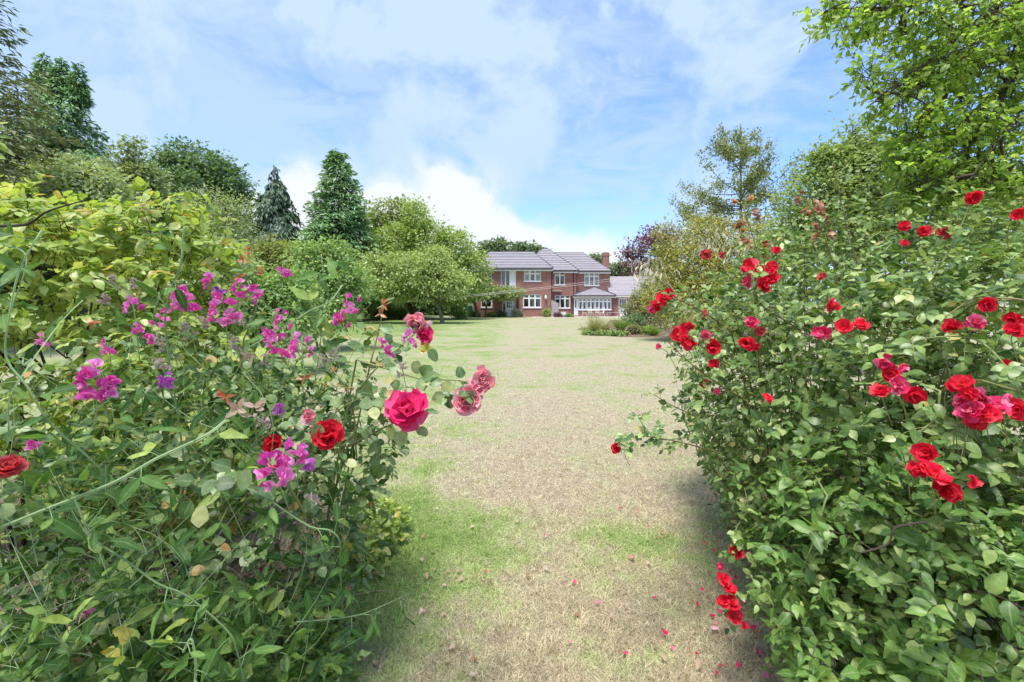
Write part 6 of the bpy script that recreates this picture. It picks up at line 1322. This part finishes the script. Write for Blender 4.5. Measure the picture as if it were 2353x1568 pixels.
B = near+(a-near)*.5+rng.normal(size=a.shape)*.04+[0, 0, .03]
stems(ap, near, B, a, .0026, .0016, S_WOOD, 0)
dv = nrmz(a-near+1e-4)*.6+[-.25, -.1, -.15]+rng.normal(size=a.shape)*.55
p1 = sprigs(a, dv, nn, rng.uniform(.05, .13, len(a)), 6, rng, .041, 'alt', .2, .1, .75, .6, .3, .45)
fr = p1[0][:, 1] < 3.05
leaf_set(ap, p1[:4], OVATE, N_APPLE, rng, 300, mass='crown', keep=fr); leaf_set(ap, p1[:4], OVATE_LO, N_APPLE, rng, 0, mass='crown', keep=~fr); stems(ap, *p1[4], .002, .0012, S_WOOD)
# sprig reaching in at the far left edge
sg_ = thing('pear_sprig', 'slender leafy sapling whose leaves reach in at the far left edge', 'sapling', (-1.75, 1.45, 0))
q = [np.array([-1.75, 1.45, 0]), np.array([-1.74, 1.42, 1.2]), P(-40, 330, 1.4), P(-8, 300, 1.4)]; MB().tube(curve_pts(q, 12), .004, 6).build('stem', S_WOOD, sg_, True)
k = 7; pp = np.array([P(-12, yv, 1.4) for yv in (290, 300, 312, 325, 335, 350, 345)]); dd = np.array([(1, -.2, .25), (.9, -.2, .1), (1, -.1, -.05), (.8, -.2, -.25), (1, 0, -.3), (.8, -.1, -.55), (.6, -.3, .4)])
leaf_objects('leaf', place(LANCE, pp, dd, np.tile([0, -.6, .8], (k, 1))+rng.normal(size=(k, 3))*.2, .055, wid=1.3, rng=rng), N_DOG, sg_, range(k))

# ------------------------------------------------------------------ fallen petals and leaves on the lawn
rng = np.random.default_rng(808)
z4 = lambda cx, cy: (796.6+cx*.3646, 1041.7+cy*.3646); z3 = lambda cx, cy: (1593+cx*.3358, 1041.7+cy*.3358)
red_p = [z4(*q) for q in [(1255, 540), (1490, 535), (885, 775), (995, 893), (1450, 850), (1815, 930), (1960, 940), (2240, 897), (2160, 850), (1428, 970), (1570, 975), (2150, 1030), (2225, 975), (2055, 1145), (2000, 1178), (2145, 1163), (1745, 1275), (1710, 1250), (2060, 1275), (2230, 1297), (2310, 1415), (2120, 750), (1985, 550), (2065, 478), (1830, 385), (1840, 425), (1720, 370), (2285, 305), (1968, 520), (1980, 680), (1410, 1210), (1850, 520), (1915, 485), (2030, 435)]]
red_p += [z3(*q) for q in [(265, 590), (110, 335), (445, 975), (60, 975), (120, 1125), (175, 1130), (430, 1250), (290, 1500), (175, 1495), (790, 1545), (550, 1385), (700, 1380), (45, 1410), (145, 700), (360, 740), (420, 680), (380, 1195), (470, 1060), (510, 930), (640, 1200), (690, 1290), (600, 1450)]]
rd = np.random.default_rng(33); red_p += [(1640+140*t+rd.normal()*22, 1230+330*t+rd.normal()*14) for t in rd.random(26)]      # drift along the bed edge
pink_p = [z4(1815, 680), z4(1910, 712), z4(633, 857), z4(2325, 1112), z4(455, 1045), z4(370, 1060), z3(150, 1210)]
dry_p = [z4(*q) for q in [(455, 430), (475, 555), (540, 635), (480, 705), (650, 775), (720, 760), (560, 745), (515, 935), (595, 1055), (150, 1160), (90, 1333), (200, 1335), (235, 1345), (625, 1335), (545, 885), (885, 845), (510, 820), (580, 370), (1270, 760), (1200, 900), (1450, 1025), (2290, 920), (640, 1265), (785, 1345), (820, 1420), (1160, 795), (1160, 760), (1955, 1255), (2015, 1305), (1685, 1080), (1875, 1103), (2205, 1400), (700, 830), (1690, 740), (1075, 455), (780, 490), (1190, 405), (355, 175), (1340, 150), (420, 800)]]
def fallen(name, pts, mat, label, cat, group, size):
    for px, py in pts:
        Yg = CH*F/(py-HY); c = np.array([[xof(px, Yg), Yg, .022]]); az = rng.random()*6.28
        pl = place(PETAL, c, np.array([[math.cos(az), math.sin(az), rng.normal()*.15]]), np.array([[rng.normal()*.25, rng.normal()*.25, 1.0]]), size*rng.uniform(.7, 1.25), rng=rng)
        o = bpy.data.objects.new(name, PETAL.mesh(int(pl['idx'][0]), mat)); COL.objects.link(o); l = pl['L'][0]; Wv, Dd, Nn = pl['Wv'][0], pl['D'][0], pl['N'][0]
        o.matrix_basis = Matrix(((Wv[0]*l, Dd[0]*l, Nn[0]*l, c[0][0]), (Wv[1]*l, Dd[1]*l, Nn[1]*l, c[0][1]), (Wv[2]*l, Dd[2]*l, Nn[2]*l, c[0][2]), (0, 0, 0, 1))); tag(o, label, cat, group)
fallen('rose_petal', [q for i, q in enumerate(red_p) if i >= 34 or i % 2 == 0], F_MAG, 'small fallen cerise rose petal lying flat on the ground', 'petal', 'fallen cerise petals', .022)
fallen('pale_rose_petal', pink_p, F_PINK, 'fallen pale pink rose petal lying on the lawn', 'petal', 'fallen pink petals', .033)
fallen('dry_leaf', dry_p, F_DUSK, 'curled dry beige leaf lying on the lawn', 'leaf', 'fallen dry leaves', .028)
